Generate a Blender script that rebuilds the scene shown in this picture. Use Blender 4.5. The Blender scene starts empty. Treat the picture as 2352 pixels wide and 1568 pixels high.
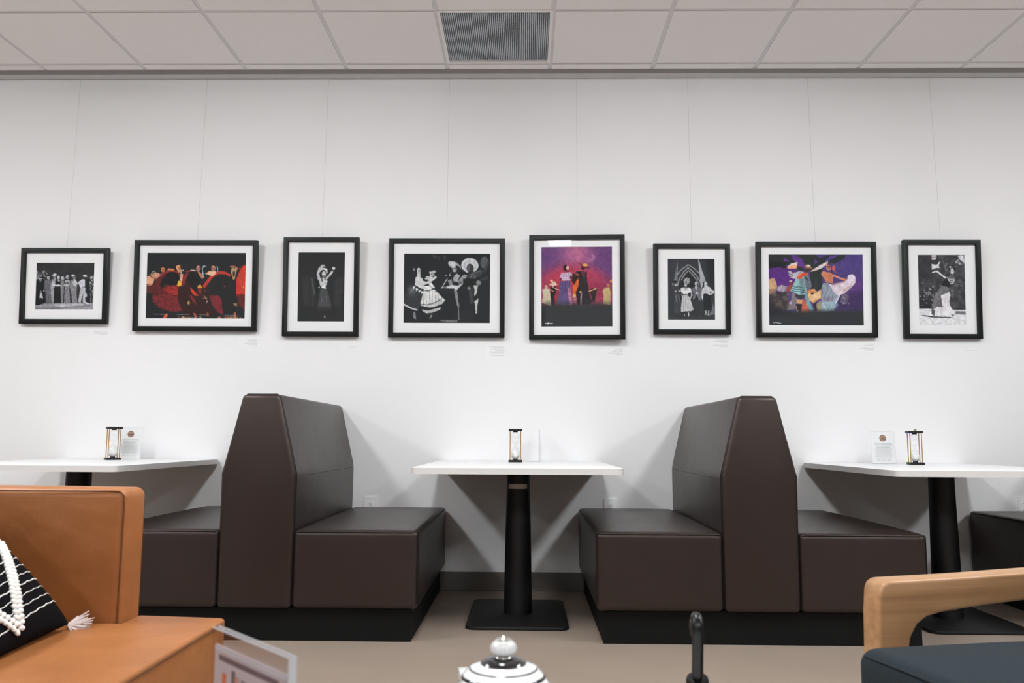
import bpy, bmesh, math, random
import numpy as np
from mathutils import Vector, Matrix
random.seed(7)
R = math.radians
SC = bpy.context.scene
COL = SC.collection
WALL = 4.8867          # far wall plane (m from the camera)
CEIL = 3.062
X0, Y0, T = -.4736, 4.674, .6096   # ceiling grid origin and module

# ------------------------------------------------------------------ helpers
def s2l(c):
    c = np.asarray(c, float) / 255.
    return np.where(c <= .04045, c / 12.92, ((c + .055) / 1.055) ** 2.4)
def rgb(*c):
    return tuple(float(v) for v in s2l(c)) + (1.,)

def mat(name, col, rough=.5, spec=.5, metal=0., bump=None, var=None, coat=0., sheen=0., emit=None):
    """principled material; bump=(scale,strength,distance), var=(scale,amount) mottles the base colour"""
    m = bpy.data.materials.new(name); m.use_nodes = True
    nt = m.node_tree; b = nt.nodes['Principled BSDF']
    b.inputs['Base Color'].default_value = col
    b.inputs['Roughness'].default_value = rough
    b.inputs['Specular IOR Level'].default_value = spec
    b.inputs['Metallic'].default_value = metal
    b.inputs['Coat Weight'].default_value = coat
    b.inputs['Coat Roughness'].default_value = .1
    b.inputs['Sheen Weight'].default_value = sheen
    tc = nt.nodes.new('ShaderNodeTexCoord')
    if var:
        n = nt.nodes.new('ShaderNodeTexNoise'); n.inputs['Scale'].default_value = var[0]; n.inputs['Detail'].default_value = 5
        nt.links.new(tc.outputs['Object'], n.inputs['Vector'])
        mr = nt.nodes.new('ShaderNodeMapRange'); mr.inputs['To Min'].default_value = 1 - var[1]; mr.inputs['To Max'].default_value = 1 + var[1]
        mr.inputs['From Min'].default_value = .3; mr.inputs['From Max'].default_value = .7
        nt.links.new(n.outputs['Fac'], mr.inputs['Value'])
        mx = nt.nodes.new('ShaderNodeVectorMath'); mx.operation = 'SCALE'; mx.inputs[0].default_value = col[:3]
        nt.links.new(mr.outputs['Result'], mx.inputs['Scale']); nt.links.new(mx.outputs['Vector'], b.inputs['Base Color'])
    if bump:
        last = None
        for sc_, st, di in (bump if isinstance(bump[0], tuple) else (bump,)):
            n = nt.nodes.new('ShaderNodeTexNoise'); n.inputs['Scale'].default_value = sc_; n.inputs['Detail'].default_value = 3
            nt.links.new(tc.outputs['Object'], n.inputs['Vector'])
            bp = nt.nodes.new('ShaderNodeBump'); bp.inputs['Strength'].default_value = st; bp.inputs['Distance'].default_value = di
            nt.links.new(n.outputs['Fac'], bp.inputs['Height'])
            if last: nt.links.new(last.outputs['Normal'], bp.inputs['Normal'])
            last = bp
        nt.links.new(last.outputs['Normal'], b.inputs['Normal'])
    if emit:
        b.inputs['Emission Color'].default_value = emit[0]; b.inputs['Emission Strength'].default_value = emit[1]
    return m

def glass(name, ior=1.45, tint=(1, 1, 1), k=1., rough=0.):
    """thin clear sheet: fresnel mix of transparent and glossy"""
    m = bpy.data.materials.new(name); m.use_nodes = True; nt = m.node_tree
    nt.nodes.remove(nt.nodes['Principled BSDF']); out = nt.nodes['Material Output']
    t = nt.nodes.new('ShaderNodeBsdfTransparent'); t.inputs['Color'].default_value = (*tint, 1)
    g = nt.nodes.new('ShaderNodeBsdfGlossy'); g.inputs['Roughness'].default_value = rough
    f = nt.nodes.new('ShaderNodeFresnel'); ge = nt.nodes.new('ShaderNodeNewGeometry'); mr = nt.nodes.new('ShaderNodeMapRange')
    mr.inputs['To Min'].default_value = ior; mr.inputs['To Max'].default_value = 1 / ior      # same reflectance from both sides of the sheet
    nt.links.new(ge.outputs['Backfacing'], mr.inputs['Value']); nt.links.new(mr.outputs['Result'], f.inputs['IOR'])
    mu = nt.nodes.new('ShaderNodeMath'); mu.operation = 'MULTIPLY'; mu.inputs[1].default_value = k; mu.use_clamp = True
    mx = nt.nodes.new('ShaderNodeMixShader')
    nt.links.new(f.outputs[0], mu.inputs[0]); nt.links.new(mu.outputs[0], mx.inputs[0])
    nt.links.new(t.outputs[0], mx.inputs[1]); nt.links.new(g.outputs[0], mx.inputs[2]); nt.links.new(mx.outputs[0], out.inputs['Surface'])
    return m

def tag(o, label=None, cat=None, group=None, kind=None):
    if label: o['label'] = label
    if cat: o['category'] = cat
    if group: o['group'] = group
    if kind: o['kind'] = kind
    return o
def empty(name, loc, rz=0, label=None, cat=None, group=None):
    o = bpy.data.objects.new(name, None); COL.objects.link(o)
    o.location = loc; o.rotation_euler.z = rz; o.empty_display_size = .1
    return tag(o, label, cat, group)
def obj(name, bm, m, parent=None, smooth=True, sharp=38):
    me = bpy.data.meshes.new(name)
    bmesh.ops.recalc_face_normals(bm, faces=bm.faces)
    bm.to_mesh(me); bm.free()
    for mm in (m if isinstance(m, (list, tuple)) else [m]): me.materials.append(mm)
    if smooth:
        me.shade_smooth(); me.set_sharp_from_angle(angle=R(sharp))
    o = bpy.data.objects.new(name, me); COL.objects.link(o)
    if parent: o.parent = parent
    return o
def copy_tree(o, parent=None):
    c = o.copy(); COL.objects.link(c)
    if parent: c.parent = parent
    for k in ('label', 'group'):
        if not parent and k in c: del c[k]
    for ch in list(o.children): copy_tree(ch, c)
    return c
def box(bm, x0, x1, y0, y1, z0, z1, mi=0):
    v = [bm.verts.new((x, y, z)) for x in (x0, x1) for y in (y0, y1) for z in (z0, z1)]
    for f in ((0, 1, 3, 2), (4, 6, 7, 5), (0, 4, 5, 1), (2, 3, 7, 6), (0, 2, 6, 4), (1, 5, 7, 3)):
        bm.faces.new([v[i] for i in f]).material_index = mi
    return v
def boxm(*a): bm = bmesh.new(); box(bm, *a); return bm
def bevel(bm, r, seg=3, keep=None):
    es = [e for e in bm.edges if e.is_manifold and e.calc_face_angle(0) > R(12) and (keep is None or keep(e))]
    bmesh.ops.bevel(bm, geom=es, offset=r, segments=seg, profile=.5, affect='EDGES', clamp_overlap=True)
    return bm
def prism(pts, a, b, axis='y', r=0, seg=3, bm=None):
    """polygon (2-D) extruded from a to b along an axis: y -> (x,z), z -> (x,y), x -> (y,z)"""
    bm = bm or bmesh.new()
    f = {'y': lambda p, t: (p[0], t, p[1]), 'z': lambda p, t: (p[0], p[1], t), 'x': lambda p, t: (t, p[0], p[1])}[axis]
    A = [bm.verts.new(f(p, a)) for p in pts]; B = [bm.verts.new(f(p, b)) for p in pts]
    bm.faces.new(A); bm.faces.new(B[::-1]); n = len(pts)
    for i in range(n): bm.faces.new((A[i], B[i], B[(i + 1) % n], A[(i + 1) % n]))
    bmesh.ops.recalc_face_normals(bm, faces=bm.faces)
    if r: bevel(bm, r, seg)
    return bm
def tube(bm, pts, r, n=8, closed=False, mi=0, cap=True, ref=None):
    P = [Vector(p) for p in pts]; rr = r if isinstance(r, (list, tuple)) else [r] * len(P); rings = []
    up = Vector(ref) if ref else Vector((0, 0, 1)); N = len(P)
    for i, p in enumerate(P):
        d = (P[(i + 1) % N] - P[i - 1]) if (closed or 0 < i < N - 1) else (P[1] - P[0] if i == 0 else P[-1] - P[-2])
        d.normalize()
        s = d.cross(up)
        if s.length < .05: s = d.cross(Vector((0, 1, 0)))
        s.normalize(); u = s.cross(d)
        rings.append([bm.verts.new(p + rr[i] * (math.cos(2 * math.pi * k / n) * s + math.sin(2 * math.pi * k / n) * u)) for k in range(n)])
    for i in range(N if closed else N - 1):
        a, b = rings[i], rings[(i + 1) % N]
        for k in range(n): bm.faces.new((a[k], a[(k + 1) % n], b[(k + 1) % n], b[k])).material_index = mi
    if cap and not closed:
        bm.faces.new(rings[0][::-1]).material_index = mi; bm.faces.new(rings[-1]).material_index = mi
    return bm
def lathe(bm, prof, n=48, c=(0, 0, 0), mi=None):
    """prof: [(r,z,(mat))] bottom to top"""
    rings = []
    for p in prof:
        if p[0] < 1e-5: rings.append([bm.verts.new((c[0], c[1], c[2] + p[1]))])
        else: rings.append([bm.verts.new((c[0] + p[0] * math.cos(2 * math.pi * k / n), c[1] + p[0] * math.sin(2 * math.pi * k / n), c[2] + p[1])) for k in range(n)])
    for i in range(len(prof) - 1):
        a, b = rings[i], rings[i + 1]; m = prof[i + 1][2] if len(prof[i + 1]) > 2 else (mi or 0)
        for k in range(n):
            k2 = (k + 1) % n
            if len(a) == 1 and len(b) == 1: continue
            q = (a[0], b[k2], b[k]) if len(a) == 1 else ((a[k], a[k2], b[0]) if len(b) == 1 else (a[k], a[k2], b[k2], b[k]))
            bm.faces.new(q).material_index = m
    return bm
def soft(x0, x1, y0, y1, z0, z1, r=.03, mid=10, top=0., front=0., sides=0., corner=4):
    """rounded box with crowned faces (upholstery)"""
    c = [(x0 + x1) / 2, (y0 + y1) / 2, (z0 + z1) / 2]; h = [(x1 - x0) / 2, (y1 - y0) / 2, (z1 - z0) / 2]
    ax = []
    for a in range(3):
        inn = h[a] - r; t = [r * math.tan(R(45) * k / corner) for k in range(corner + 1)]
        L = [-inn - v for v in t[::-1]] + [-inn + 2 * inn * k / mid for k in range(1, mid)] + [inn + v for v in t]
        ax.append(L)
    bm = bmesh.new(); V = {}
    def vert(p):
        k = tuple(round(q, 6) for q in p)
        if k not in V:
            q = [max(-(h[a] - r), min(h[a] - r, p[a])) for a in range(3)]
            n = Vector(p) - Vector(q); n.normalize(); o = Vector(q) + n * r
            u = [max(-1, min(1, o[a] / h[a])) for a in range(3)]
            f = [1 - u[a] ** 2 for a in range(3)]
            o.z += top * f[0] * f[1] * max(0, u[2]); o.y -= front * f[0] * f[2] * max(0, -u[1]); o.x += sides * f[1] * f[2] * u[0]
            V[k] = bm.verts.new((o.x + c[0], o.y + c[1], o.z + c[2]))
        return V[k]
    for a in range(3):
        b, d = (a + 1) % 3, (a + 2) % 3
        for s in (-1, 1):
            for i in range(len(ax[b]) - 1):
                for j in range(len(ax[d]) - 1):
                    q = []
                    for ii, jj in ((i, j), (i + 1, j), (i + 1, j + 1), (i, j + 1)):
                        p = [0, 0, 0]; p[a] = s * h[a]; p[b] = ax[b][ii]; p[d] = ax[d][jj]; q.append(vert(p))
                    try: bm.faces.new(q)
                    except ValueError: pass
    return bm

# ------------------------------------------------------------------ materials
M_wall = mat('wall_paint', (.80, .79, .80, 1), .62, .35, bump=(220, .12, .002))
M_ceil = mat('acoustic_tile', (.93, .905, .90, 1), .85, .2, bump=((420, .5, .0012), (90, .25, .002)), var=(260, .05))
M_grid = mat('grid_paint', (.74, .73, .735, 1), .5, .4)
M_trim = mat('trim_paint', (.62, .61, .62, 1), .55, .4)
M_reveal = mat('reveal_paint', (.30, .30, .30, 1), .7, .3)
M_floor = mat('floor_coating', (.295, .232, .187, 1), .42, .4, bump=(30, .05, .002), var=(3.5, .05))
M_cove = mat('cove_rubber', (.13, .115, .105, 1), .55, .4)
M_vinyl = mat('brown_vinyl', (.0165, .0108, .0095, 1), .38, .50, bump=((330, .18, .0012), (6, .25, .012)), var=(5, .06))
M_vinyl.node_tree.nodes['Principled BSDF'].inputs['Specular Tint'].default_value = (1, .84, .79, 1)
M_seam = mat('seam_thread', (.012, .010, .009, 1), .7, .2)
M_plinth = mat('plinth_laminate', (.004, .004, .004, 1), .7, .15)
M_lam = mat('white_laminate', (.82, .82, .83, 1), .34, .4)
M_edge = mat('laminate_edge', (.62, .60, .59, 1), .5, .3)
M_black = mat('black_powdercoat', (.006, .006, .007, 1), .5, .35, bump=(500, .1, .001))
M_fram = mat('black_frame', (.0055, .0065, .007, 1), .45, .28)
M_matb = mat('mat_board', (.90, .895, .91, 1), .8, .2)
M_glaz = glass('picture_glass', 1.5, k=1.3)
M_acr = glass('acrylic', 1.49, (.99, .99, .99), k=.7)
M_bulb = glass('bulb_glass', 1.5, (.975, .98, .98), k=.8)
M_wire = mat('steel_wire', (.40, .39, .39, 1), .5, .5)
M_leather = mat('tan_leather', (.335, .122, .036, 1), .46, .38, bump=((260, .16, .0012), (9, .35, .014), (3.5, .4, .03)), var=(4.5, .16))
M_lseam = mat('leather_seam', (.15, .058, .018, 1), .6, .3)
M_navy = mat('slate_wool', (.0145, .0225, .029, 1), .95, .10, bump=((700, .7, .002), (160, .3, .002)), var=(300, .22), sheen=.06)
M_white = mat('white_plastic', (.88, .88, .89, 1), .35, .5)
M_dark = mat('dark_slot', (.01, .01, .01, 1), .6, .3)
M_brass = mat('brass_rod', (.58, .36, .15, 1), .36, .5, metal=.75)
M_sand = mat('white_sand', (.85, .85, .83, 1), .9, .2, bump=(900, .4, .001))
M_leaf = mat('green_leaf', (.28, .34, .06, 1), .5, .4)
M_paper = mat('paper', (.84, .84, .85, 1), .75, .2)
M_ink = mat('grey_ink', (.34, .33, .33, 1), .8, .2)
M_inkd = mat('dark_ink', (.09, .085, .09, 1), .8, .2)
M_rose = mat('copper_ink', (.48, .26, .17, 1), .7, .3)
M_pot_w = mat('white_enamel', (.86, .86, .85, 1), .12, .6, coat=.6)
M_pot_b = mat('black_enamel', (.008, .008, .012, 1), .10, .6, coat=.6)
M_chrome = mat('steel_trim', (.75, .73, .68, 1), .22, .5, metal=1)
M_rub = mat('black_rubber', (.003, .003, .0033, 1), .30, .32)
M_pill = mat('black_weave', (.005, .0045, .006, 1), .95, .08, bump=(420, .6, .003), sheen=.0)
M_yarn = mat('white_yarn', (.80, .78, .76, 1), .9, .2, bump=(600, .4, .001))
M_tass = mat('tassel_yarn', (.66, .56, .54, 1), .95, .2)
M_lens = mat('light_lens', (.9, .9, .9, 1), .5, .3, emit=((.94, .985, 1, 1), 1.))
M_hous = mat('light_housing', (.80, .80, .80, 1), .45, .4)
M_back = mat('far_room_paint', (.20, .20, .20, 1), .8, .2)

def wood(name):
    m = mat(name, (.56, .31, .155, 1), .38, .42); nt = m.node_tree; b = nt.nodes['Principled BSDF']
    tc = nt.nodes.new('ShaderNodeTexCoord'); mp = nt.nodes.new('ShaderNodeMapping'); mp.inputs['Scale'].default_value = (1.6, 16, 30)
    n = nt.nodes.new('ShaderNodeTexNoise'); n.inputs['Scale'].default_value = 1.6; n.inputs['Detail'].default_value = 6; n.inputs['Distortion'].default_value = .25
    r = nt.nodes.new('ShaderNodeValToRGB'); e = r.color_ramp.elements
    e[0].position = .34; e[0].color = (.33, .170, .078, 1); e[1].position = .66; e[1].color = (.47, .265, .130, 1)
    nt.links.new(tc.outputs['Object'], mp.inputs[0]); nt.links.new(mp.outputs[0], n.inputs['Vector'])
    nt.links.new(n.outputs['Fac'], r.inputs[0]); nt.links.new(r.outputs[0], b.inputs['Base Color'])
    return m
M_wood = wood('ash_wood')
# ------------------------------------------------------------------ the room
XL, XR, YB = -6.2, 6.4, -3.85
def struct(name, bm, m, smooth=False):
    return tag(obj(name, bm, m, None, smooth), kind='structure')
struct('floor', boxm(XL, XR, YB, WALL, -.05, 0), M_floor)
struct('wall_back', boxm(XL, XR, WALL, WALL + .1, 0, CEIL + .12), M_wall)
struct('wall_left', boxm(XL - .1, XL, YB, WALL, 0, CEIL + .12), M_back)
struct('wall_right', boxm(XR, XR + .1, YB, WALL, 0, CEIL + .12), M_back)
struct('wall_front', boxm(XL, XR, YB - .1, YB, 0, CEIL + .12), M_back)
# ceiling: lay-in panels with stepped edges in a metal grid; openings left for the troffers and the return grille
LCOLS = (-8, -4, 0, 4, 8)
def is_light(i, j):                   # i column, j module row counted towards the camera from Y0
    return any(i == c for c in LCOLS) and j in (3, 4, 10, 11)
VENT = (0, 0)
bm = bmesh.new(); g = .0125; st = .008
i0, i1, j1 = -10, 12, 14
for i in range(i0, i1):
    for j in range(-1, j1):
        xa, xb = X0 + i * T, X0 + (i + 1) * T
        ya, yb = (Y0, 4.741) if j == -1 else (Y0 - (j + 1) * T, Y0 - j * T)
        if (i, j) == VENT or is_light(i, j): continue
        a, b, c, d = xa + g, xb - g, ya + g, yb - (g if j >= 0 else .0)
        v = [bm.verts.new((x, y, CEIL)) for x, y in ((a, c), (b, c), (b, d), (a, d))]
        w = [bm.verts.new((x, y, CEIL + st)) for x, y in ((a, c), (b, c), (b, d), (a, d))]
        bm.faces.new(v)
        for k in range(4): bm.faces.new((v[k], v[(k + 1) % 4], w[(k + 1) % 4], w[k]))
# grid flanges
for i in range(i0, i1 + 1):
    x = X0 + i * T; box(bm, x - .012, x + .012, Y0 - j1 * T, 4.741, CEIL + .004, CEIL + .02, 1)
for j in range(0, j1 + 1):
    y = Y0 - j * T
    for i in range(i0, i1):
        if j > 0 and is_light(i, j) and is_light(i, j - 1): continue
        box(bm, X0 + i * T + .012, X0 + (i + 1) * T - .012, y - .012, y + .012, CEIL + .0045, CEIL + .02, 1)
box(bm, XL, XR, YB, 4.741, CEIL + .11, CEIL + .12, 1)
struct('ceiling', bm, [M_ceil, M_grid])
bm = bmesh.new()
box(bm, XL, XR, 4.741, 4.7425, CEIL - .001, CEIL + .1, 0)
box(bm, XL, XR, 4.741, 4.82, CEIL + .035, CEIL + .045, 1)
box(bm, XL, XR, 4.741, WALL, CEIL + .08, CEIL + .1, 1)
struct('trim_1', bm, [M_grid, M_reveal])
# picture rail: flat moulding against the wall with a slim hanging groove under it
bm = bmesh.new()
box(bm, XL, XR, 4.812, WALL - .006, CEIL + .002, CEIL + .05)
box(bm, XL, XR, WALL - .012, WALL - .0005, CEIL + .012, CEIL + .05)
struct('trim_2', bm, M_trim)
bm = bmesh.new()
prism([(WALL - .022, 0), (WALL - .012, .004), (WALL - .006, .012), (WALL - .005, .098), (WALL - .003, .104), (WALL - .0002, .104), (WALL - .0002, 0)], XL, XR, 'x', bm=bm)
struct('baseboard_back', bm, M_cove)

# return-air grille in the ceiling
gr = empty('ceiling_vent', (X0 + .5 * T, Y0 - .5 * T, CEIL), 0, 'square grey ribbed return air grille set in the white ceiling grid', 'ceiling vent')
h = T / 2
bm = bmesh.new(); q = .017
for a in ((-h + .002, h - .002, -h + .002, -h + q), (-h + .002, h - .002, h - q, h - .002), (-h + .002, -h + q, -h + q, h - q), (h - q, h - .002, -h + q, h - q)):
    box(bm, a[0], a[1], a[2], a[3], -.001, .020)
obj('vent_frame', bm, M_ceil, gr, False)
bm = bmesh.new(); n = 54; x0, x1, y0, y1 = -h + q, h - q, -h + q, h - q
for k in range(n):
    x = x0 + (x1 - x0) * (k + .5) / n; box(bm, x - .0022, x + .0022, y0, y1, .014, .026)
for k in range(40):
    y = y0 + (y1 - y0) * (k + .5) / 40; box(bm, x0, x1, y - .0012, y + .0012, .017, .026)
obj('grille', bm, mat('grille_grey', (.50, .55, .61, 1), .45, .5), gr, False)
obj('backing_plate', boxm(x0, x1, y0, y1, .028, .031), mat('duct_grey', (.22, .245, .28, 1), .7, .3), gr, False)

# recessed troffers: two modules long with a central lens
def troffer(i, row, k):
    x = X0 + (i + .5) * T; yc = Y0 - (4 if row == 0 else 11) * T
    t = empty('ceiling_light', (x, yc, CEIL), 0, k, 'ceiling light', 'recessed ceiling lights behind and above the camera')
    hx, hy, lw = T / 2 - .013, T - .013, .165
    bm = bmesh.new()
    prism([(-hx, 0), (-lw - .002, .012), (-lw - .002, .02), (-hx, .012)], -hy, hy, 'y', bm=bm)
    prism([(hx, 0), (lw + .002, .012), (lw + .002, .02), (hx, .012)], -hy, hy, 'y', bm=bm)
    for s in (-1, 1): box(bm, -hx, hx, s * hy - .004, s * hy + .004, .002, .06)
    obj('housing', bm, M_hous, t, False)
    bm = prism([(-lw, .008), (-lw * .9, -.050), (0, -.062), (lw * .9, -.050), (lw, .008), (lw, .056), (-lw, .056)], -hy + .005, hy - .005, 'y')
    obj('lens', bm, M_lens, t, True, 60)
    return t
names = {-8: 'far left', -4: 'left', 0: 'middle', 4: 'right', 8: 'far right'}
ordn = ['row nearest the picture wall', 'row farthest from the picture wall']
for r_ in range(2):
    for i in LCOLS:
        troffer(i, r_, 'white recessed ceiling light, %s one of the %s' % (names[i], ordn[r_]))

# ------------------------------------------------------------------ booths
def make_booth():
    t = empty('double_booth', (0, 0, 0))
    y0, y1 = 3.63, WALL - .012
    bw, tw, kz, tz, sl = .160, .083, .707, 1.052, .703
    # the tall double-sided back: hexagonal section, softly rounded
    sec = [(-bw, .136), (bw, .136), (bw + .003, kz), (tw, tz), (-tw, tz), (-bw - .003, kz)]
    bm = prism(sec, y0, y1, 'y')
    bevel(bm, .02, 4, lambda e: True)
    b = obj('backrest', bm, M_vinyl, t)
    bm = bmesh.new()
    # welt along the front outline of the back and level seam at its knee
    o = [(-bw - .0005, .15), (-bw - .0035, kz), (-tw - .001, tz - .016), (-tw + .016, tz + .0008), (tw - .016, tz + .0008), (tw + .001, tz - .016), (bw + .0035, kz), (bw + .0005, .15)]
    tube(bm, [(x, y0 + .0205, z) for x, z in o], .0022, 6)
    for s in (-1, 1): tube(bm, [(s * (bw + .0015), y0 + .02 + (y1 - y0 - .04) * k / 8, kz - .012) for k in range(9)], .0016, 6)
    obj('piping', bm, M_seam, b)
    for s in (-1, 1):
        xa, xb = sorted((s * (bw + .002), s * sl))
        bm = soft(xa, xb, y0 + .003, y1, .136, .468, .024, 10, top=.018, front=.004, sides=.0)
        sc_ = obj('seat', bm, M_vinyl, t)
        bm = bmesh.new(); z = .4595; yf = y0 + .006
        pts = [(s * (bw + .012), yf + .0005, z - .003), (s * (bw + .03), yf - .0015, z), (s * (sl - .03), yf - .0015, z)]
        pts += [(s * (sl - .012), yf + .003, z), (s * (sl - .004), yf + .012, z), (s * (sl - .0025), yf + .03, z)] + [(s * (sl - .002), yf + .03 + (y1 - yf - .07) * k / 8, z) for k in range(1, 9)]
        tube(bm, pts, .0018, 6)
        tube(bm, [(s * (sl - .004), yf + .004, z), (s * (sl - .004), yf + .004, .16)], .0016, 6)
        obj('piping', bm, M_seam, sc_)
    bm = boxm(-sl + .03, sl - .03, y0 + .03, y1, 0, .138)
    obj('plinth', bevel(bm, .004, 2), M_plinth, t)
    return t
GB = 'brown vinyl double booths along the picture wall'
booth = make_booth(); booth.location.x = -1.163
tag(booth, 'dark brown double-sided booth between the tan leather sofa and the middle table', 'booth seat', GB)
b2 = copy_tree(booth); b2.location.x = 1.006
tag(b2, 'dark brown double-sided booth right of the middle table, behind the hooked black handle', 'booth seat', GB)
b3 = copy_tree(booth); b3.location.x = 3.235
tag(b3, 'dark booth seat cut off by the photo\'s right edge, beyond the right table', 'booth seat', GB)

# ------------------------------------------------------------------ tables
def make_table(w, yb):
    t = empty('cafe_table', (0, 0, 0))
    y0, y1, z1, z0 = 3.655, WALL - .004, .735, .7085
    def out(k, c1, c2):
        a, b = w / 2 - k, c1 - k * .41
        return [(-a + b, y0 + k), (a - b, y0 + k), (a, y0 + k + b), (a, y1 - k), (-a, y1 - k), (-a, y0 + k + b)]
    def rounded(pts, r, seg=4):
        res = []
        for i, p in enumerate(pts):
            p = Vector(p); a = (Vector(pts[i - 1]) - p); b = (Vector(pts[(i + 1) % len(pts)]) - p)
            rr = min(r, a.length * .45, b.length * .45); A, B = p + a.normalized() * rr, p + b.normalized() * rr
            for k in range(seg + 1):
                u = k / seg; res.append(tuple((1 - u) ** 2 * A + 2 * u * (1 - u) * p + u * u * B))
        return res
    bm = prism(rounded([(-w / 2, y0), (w / 2, y0), (w / 2, y1), (-w / 2, y1)], .035), z0, z1, 'z')
    bm.normal_update()
    for f in bm.faces: f.material_index = 0 if f.normal.z > .9 else 1
    obj('tabletop', bm, [M_lam, M_edge], t, True, 30)
    bm = boxm(-.11, .11, yb + .25, yb + .41, z0 - .008, z0 - .0005)
    obj('mounting_plate', bevel(bm, .002, 1), M_black, t)
    yc = yb + .33
    bm = bmesh.new(); lathe(bm, [(0, .012), (.0685, .012), (.0685, .03), (.0665, .2), (.0600, .6), (.0590, z0 - .008), (0, z0 - .008)], 48, (0, yc, 0))
    obj('pedestal', bm, M_black, t)
    bm = prism([(-.237, yb + .03), (-.22, yb + .008), (-.2, yb), (.2, yb), (.22, yb + .008), (.237, yb + .03), (.237, yb + .63), (.22, yb + .652), (.2, yb + .66), (-.2, yb + .66), (-.22, yb + .652), (-.237, yb + .63)], 0, .015, 'z')
    bevel(bm, .004, 2); obj('base_plate', bm, M_black, t)
    return t, yc
GT = 'white wall tables between the booths'
tab, yc = make_table(.932, 3.885); tab.location.x = -.037
tag(tab, 'white table with black pedestal in the middle, between the two full booths', 'table', GT)
bm = bmesh.new()   # curved paper sticker on the pedestal
n = 14; ang = [R(-142 + 98 * k / n) for k in range(n + 1)]; rr = .0606
A = [bm.verts.new((rr * math.cos(a), yc + rr * math.sin(a), .618)) for a in ang]; B = [bm.verts.new((rr * math.cos(a), yc + rr * math.sin(a), .641)) for a in ang]
for k in range(n): bm.faces.new((A[k], A[k + 1], B[k + 1], B[k]))
st_ = obj('sticker', bm, mat('sticker_paper', (.42, .39, .36, 1), .6, .3)); st_.parent = tab
tag(st_, 'pale blank sticker wrapped round the pedestal')
tabl = copy_tree(tab); tabl.location.x = -2.262; tag(tabl, 'white wall table left of the first booth, behind the leather sofa', 'table', GT)
tabr = copy_tree(tab); tabr.location.x = 2.066; tag(tabr, 'white wall table on the right, behind the wooden armchair', 'table', GT)
for t_ in (tabl, tabr):
    for ch in list(t_.children):
        if ch.name.startswith('sticker'): bpy.data.objects.remove(ch)

# ------------------------------------------------------------------ hourglasses
def make_hourglass():
    t = empty('hourglass', (0, 0, 0)); H, w = .182, .0375
    for nm, z in (('base_plate', 0), ('top_plate', H - .012)):
        obj(nm, bevel(boxm(-w, w, -w, w, z, z + .012), .0012, 2), M_black, t)
        bm = bmesh.new(); zz = (.012, .019) if z == 0 else (H - .018, H - .012)
        lathe(bm, [(0, zz[0]), (.014, zz[0]), (.0125, zz[1]), (0, zz[1])], 24); obj('collar', bm, M_black, t)
    for sx in (-1, 1):
        for sy in (-1, 1):
            bm = bmesh.new(); tube(bm, [(sx * .029, sy * .029, .012), (sx * .029, sy * .029, H - .012)], .0026, 10); obj('post', bm, M_brass, t)
    pr = [(.008, .018), (.017, .021), (.0245, .030), (.0262, .042), (.0245, .056), (.017, .072), (.008, .084), (.0032, .0905), (.008, .097), (.016, .107), (.0215, .120), (.0235, .138), (.0225, .152), (.016, .161), (.008, .165)]
    bm = bmesh.new(); lathe(bm, pr, 32); b = obj('glass_bulb', bm, M_bulb, t)
    bm = bmesh.new(); lathe(bm, [(0, .0195), (.014, .0200), (.0225, .0300), (.0247, .042), (.0236, .050), (.015, .054), (0, .0575)], 32); s = obj('sand', bm, M_sand, b)
    return t
GH = 'black and brass hourglasses on the tables'
hg = make_hourglass(); hg.location = (-.058, 4.62, .7352); hg.rotation_euler.z = R(1)
tag(hg, 'square black and brass hourglass with white sand, on the middle table', 'hourglass', GH)
h2 = copy_tree(hg); h2.location = (-2.298, 4.62, .7352); h2.rotation_euler.z = R(37); tag(h2, 'hourglass on the left table, partly covering the paper card', 'hourglass', GH)
h3 = copy_tree(hg); h3.location = (2.122, 4.60, .7352); h3.rotation_euler.z = R(-12); tag(h3, 'hourglass on the right table with a green sprig on its top', 'hourglass', GH)
# the sprig lying on the right hourglass
bm = bmesh.new()
for k in range(9):
    a = k * 2.4; l = .008 + .006 * random.random(); e = Vector((math.cos(a) * l, math.sin(a) * l * .6, .004 + .009 * random.random())); s = Vector((-math.sin(a), math.cos(a), 0)) * .0035
    b0 = Vector((0, 0, .0008)); m_ = e * .55 + Vector((0, 0, .002))
    v = [bm.verts.new(p) for p in (b0, m_ + s, e, m_ - s)]; w2 = [bm.verts.new(p + Vector((0, 0, -.0006))) for p in (b0, m_ + s, e, m_ - s)]
    bm.faces.new(v); bm.faces.new(w2[::-1])
    for q_ in range(4): bm.faces.new((v[q_], w2[q_], w2[(q_ + 1) % 4], v[(q_ + 1) % 4]))
sp = obj('green_sprig', bm, M_leaf); sp.location = (2.122, 4.585, .9175)
tag(sp, 'tiny yellow-green sprig lying on top of the right hourglass', 'plant sprig')

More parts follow.
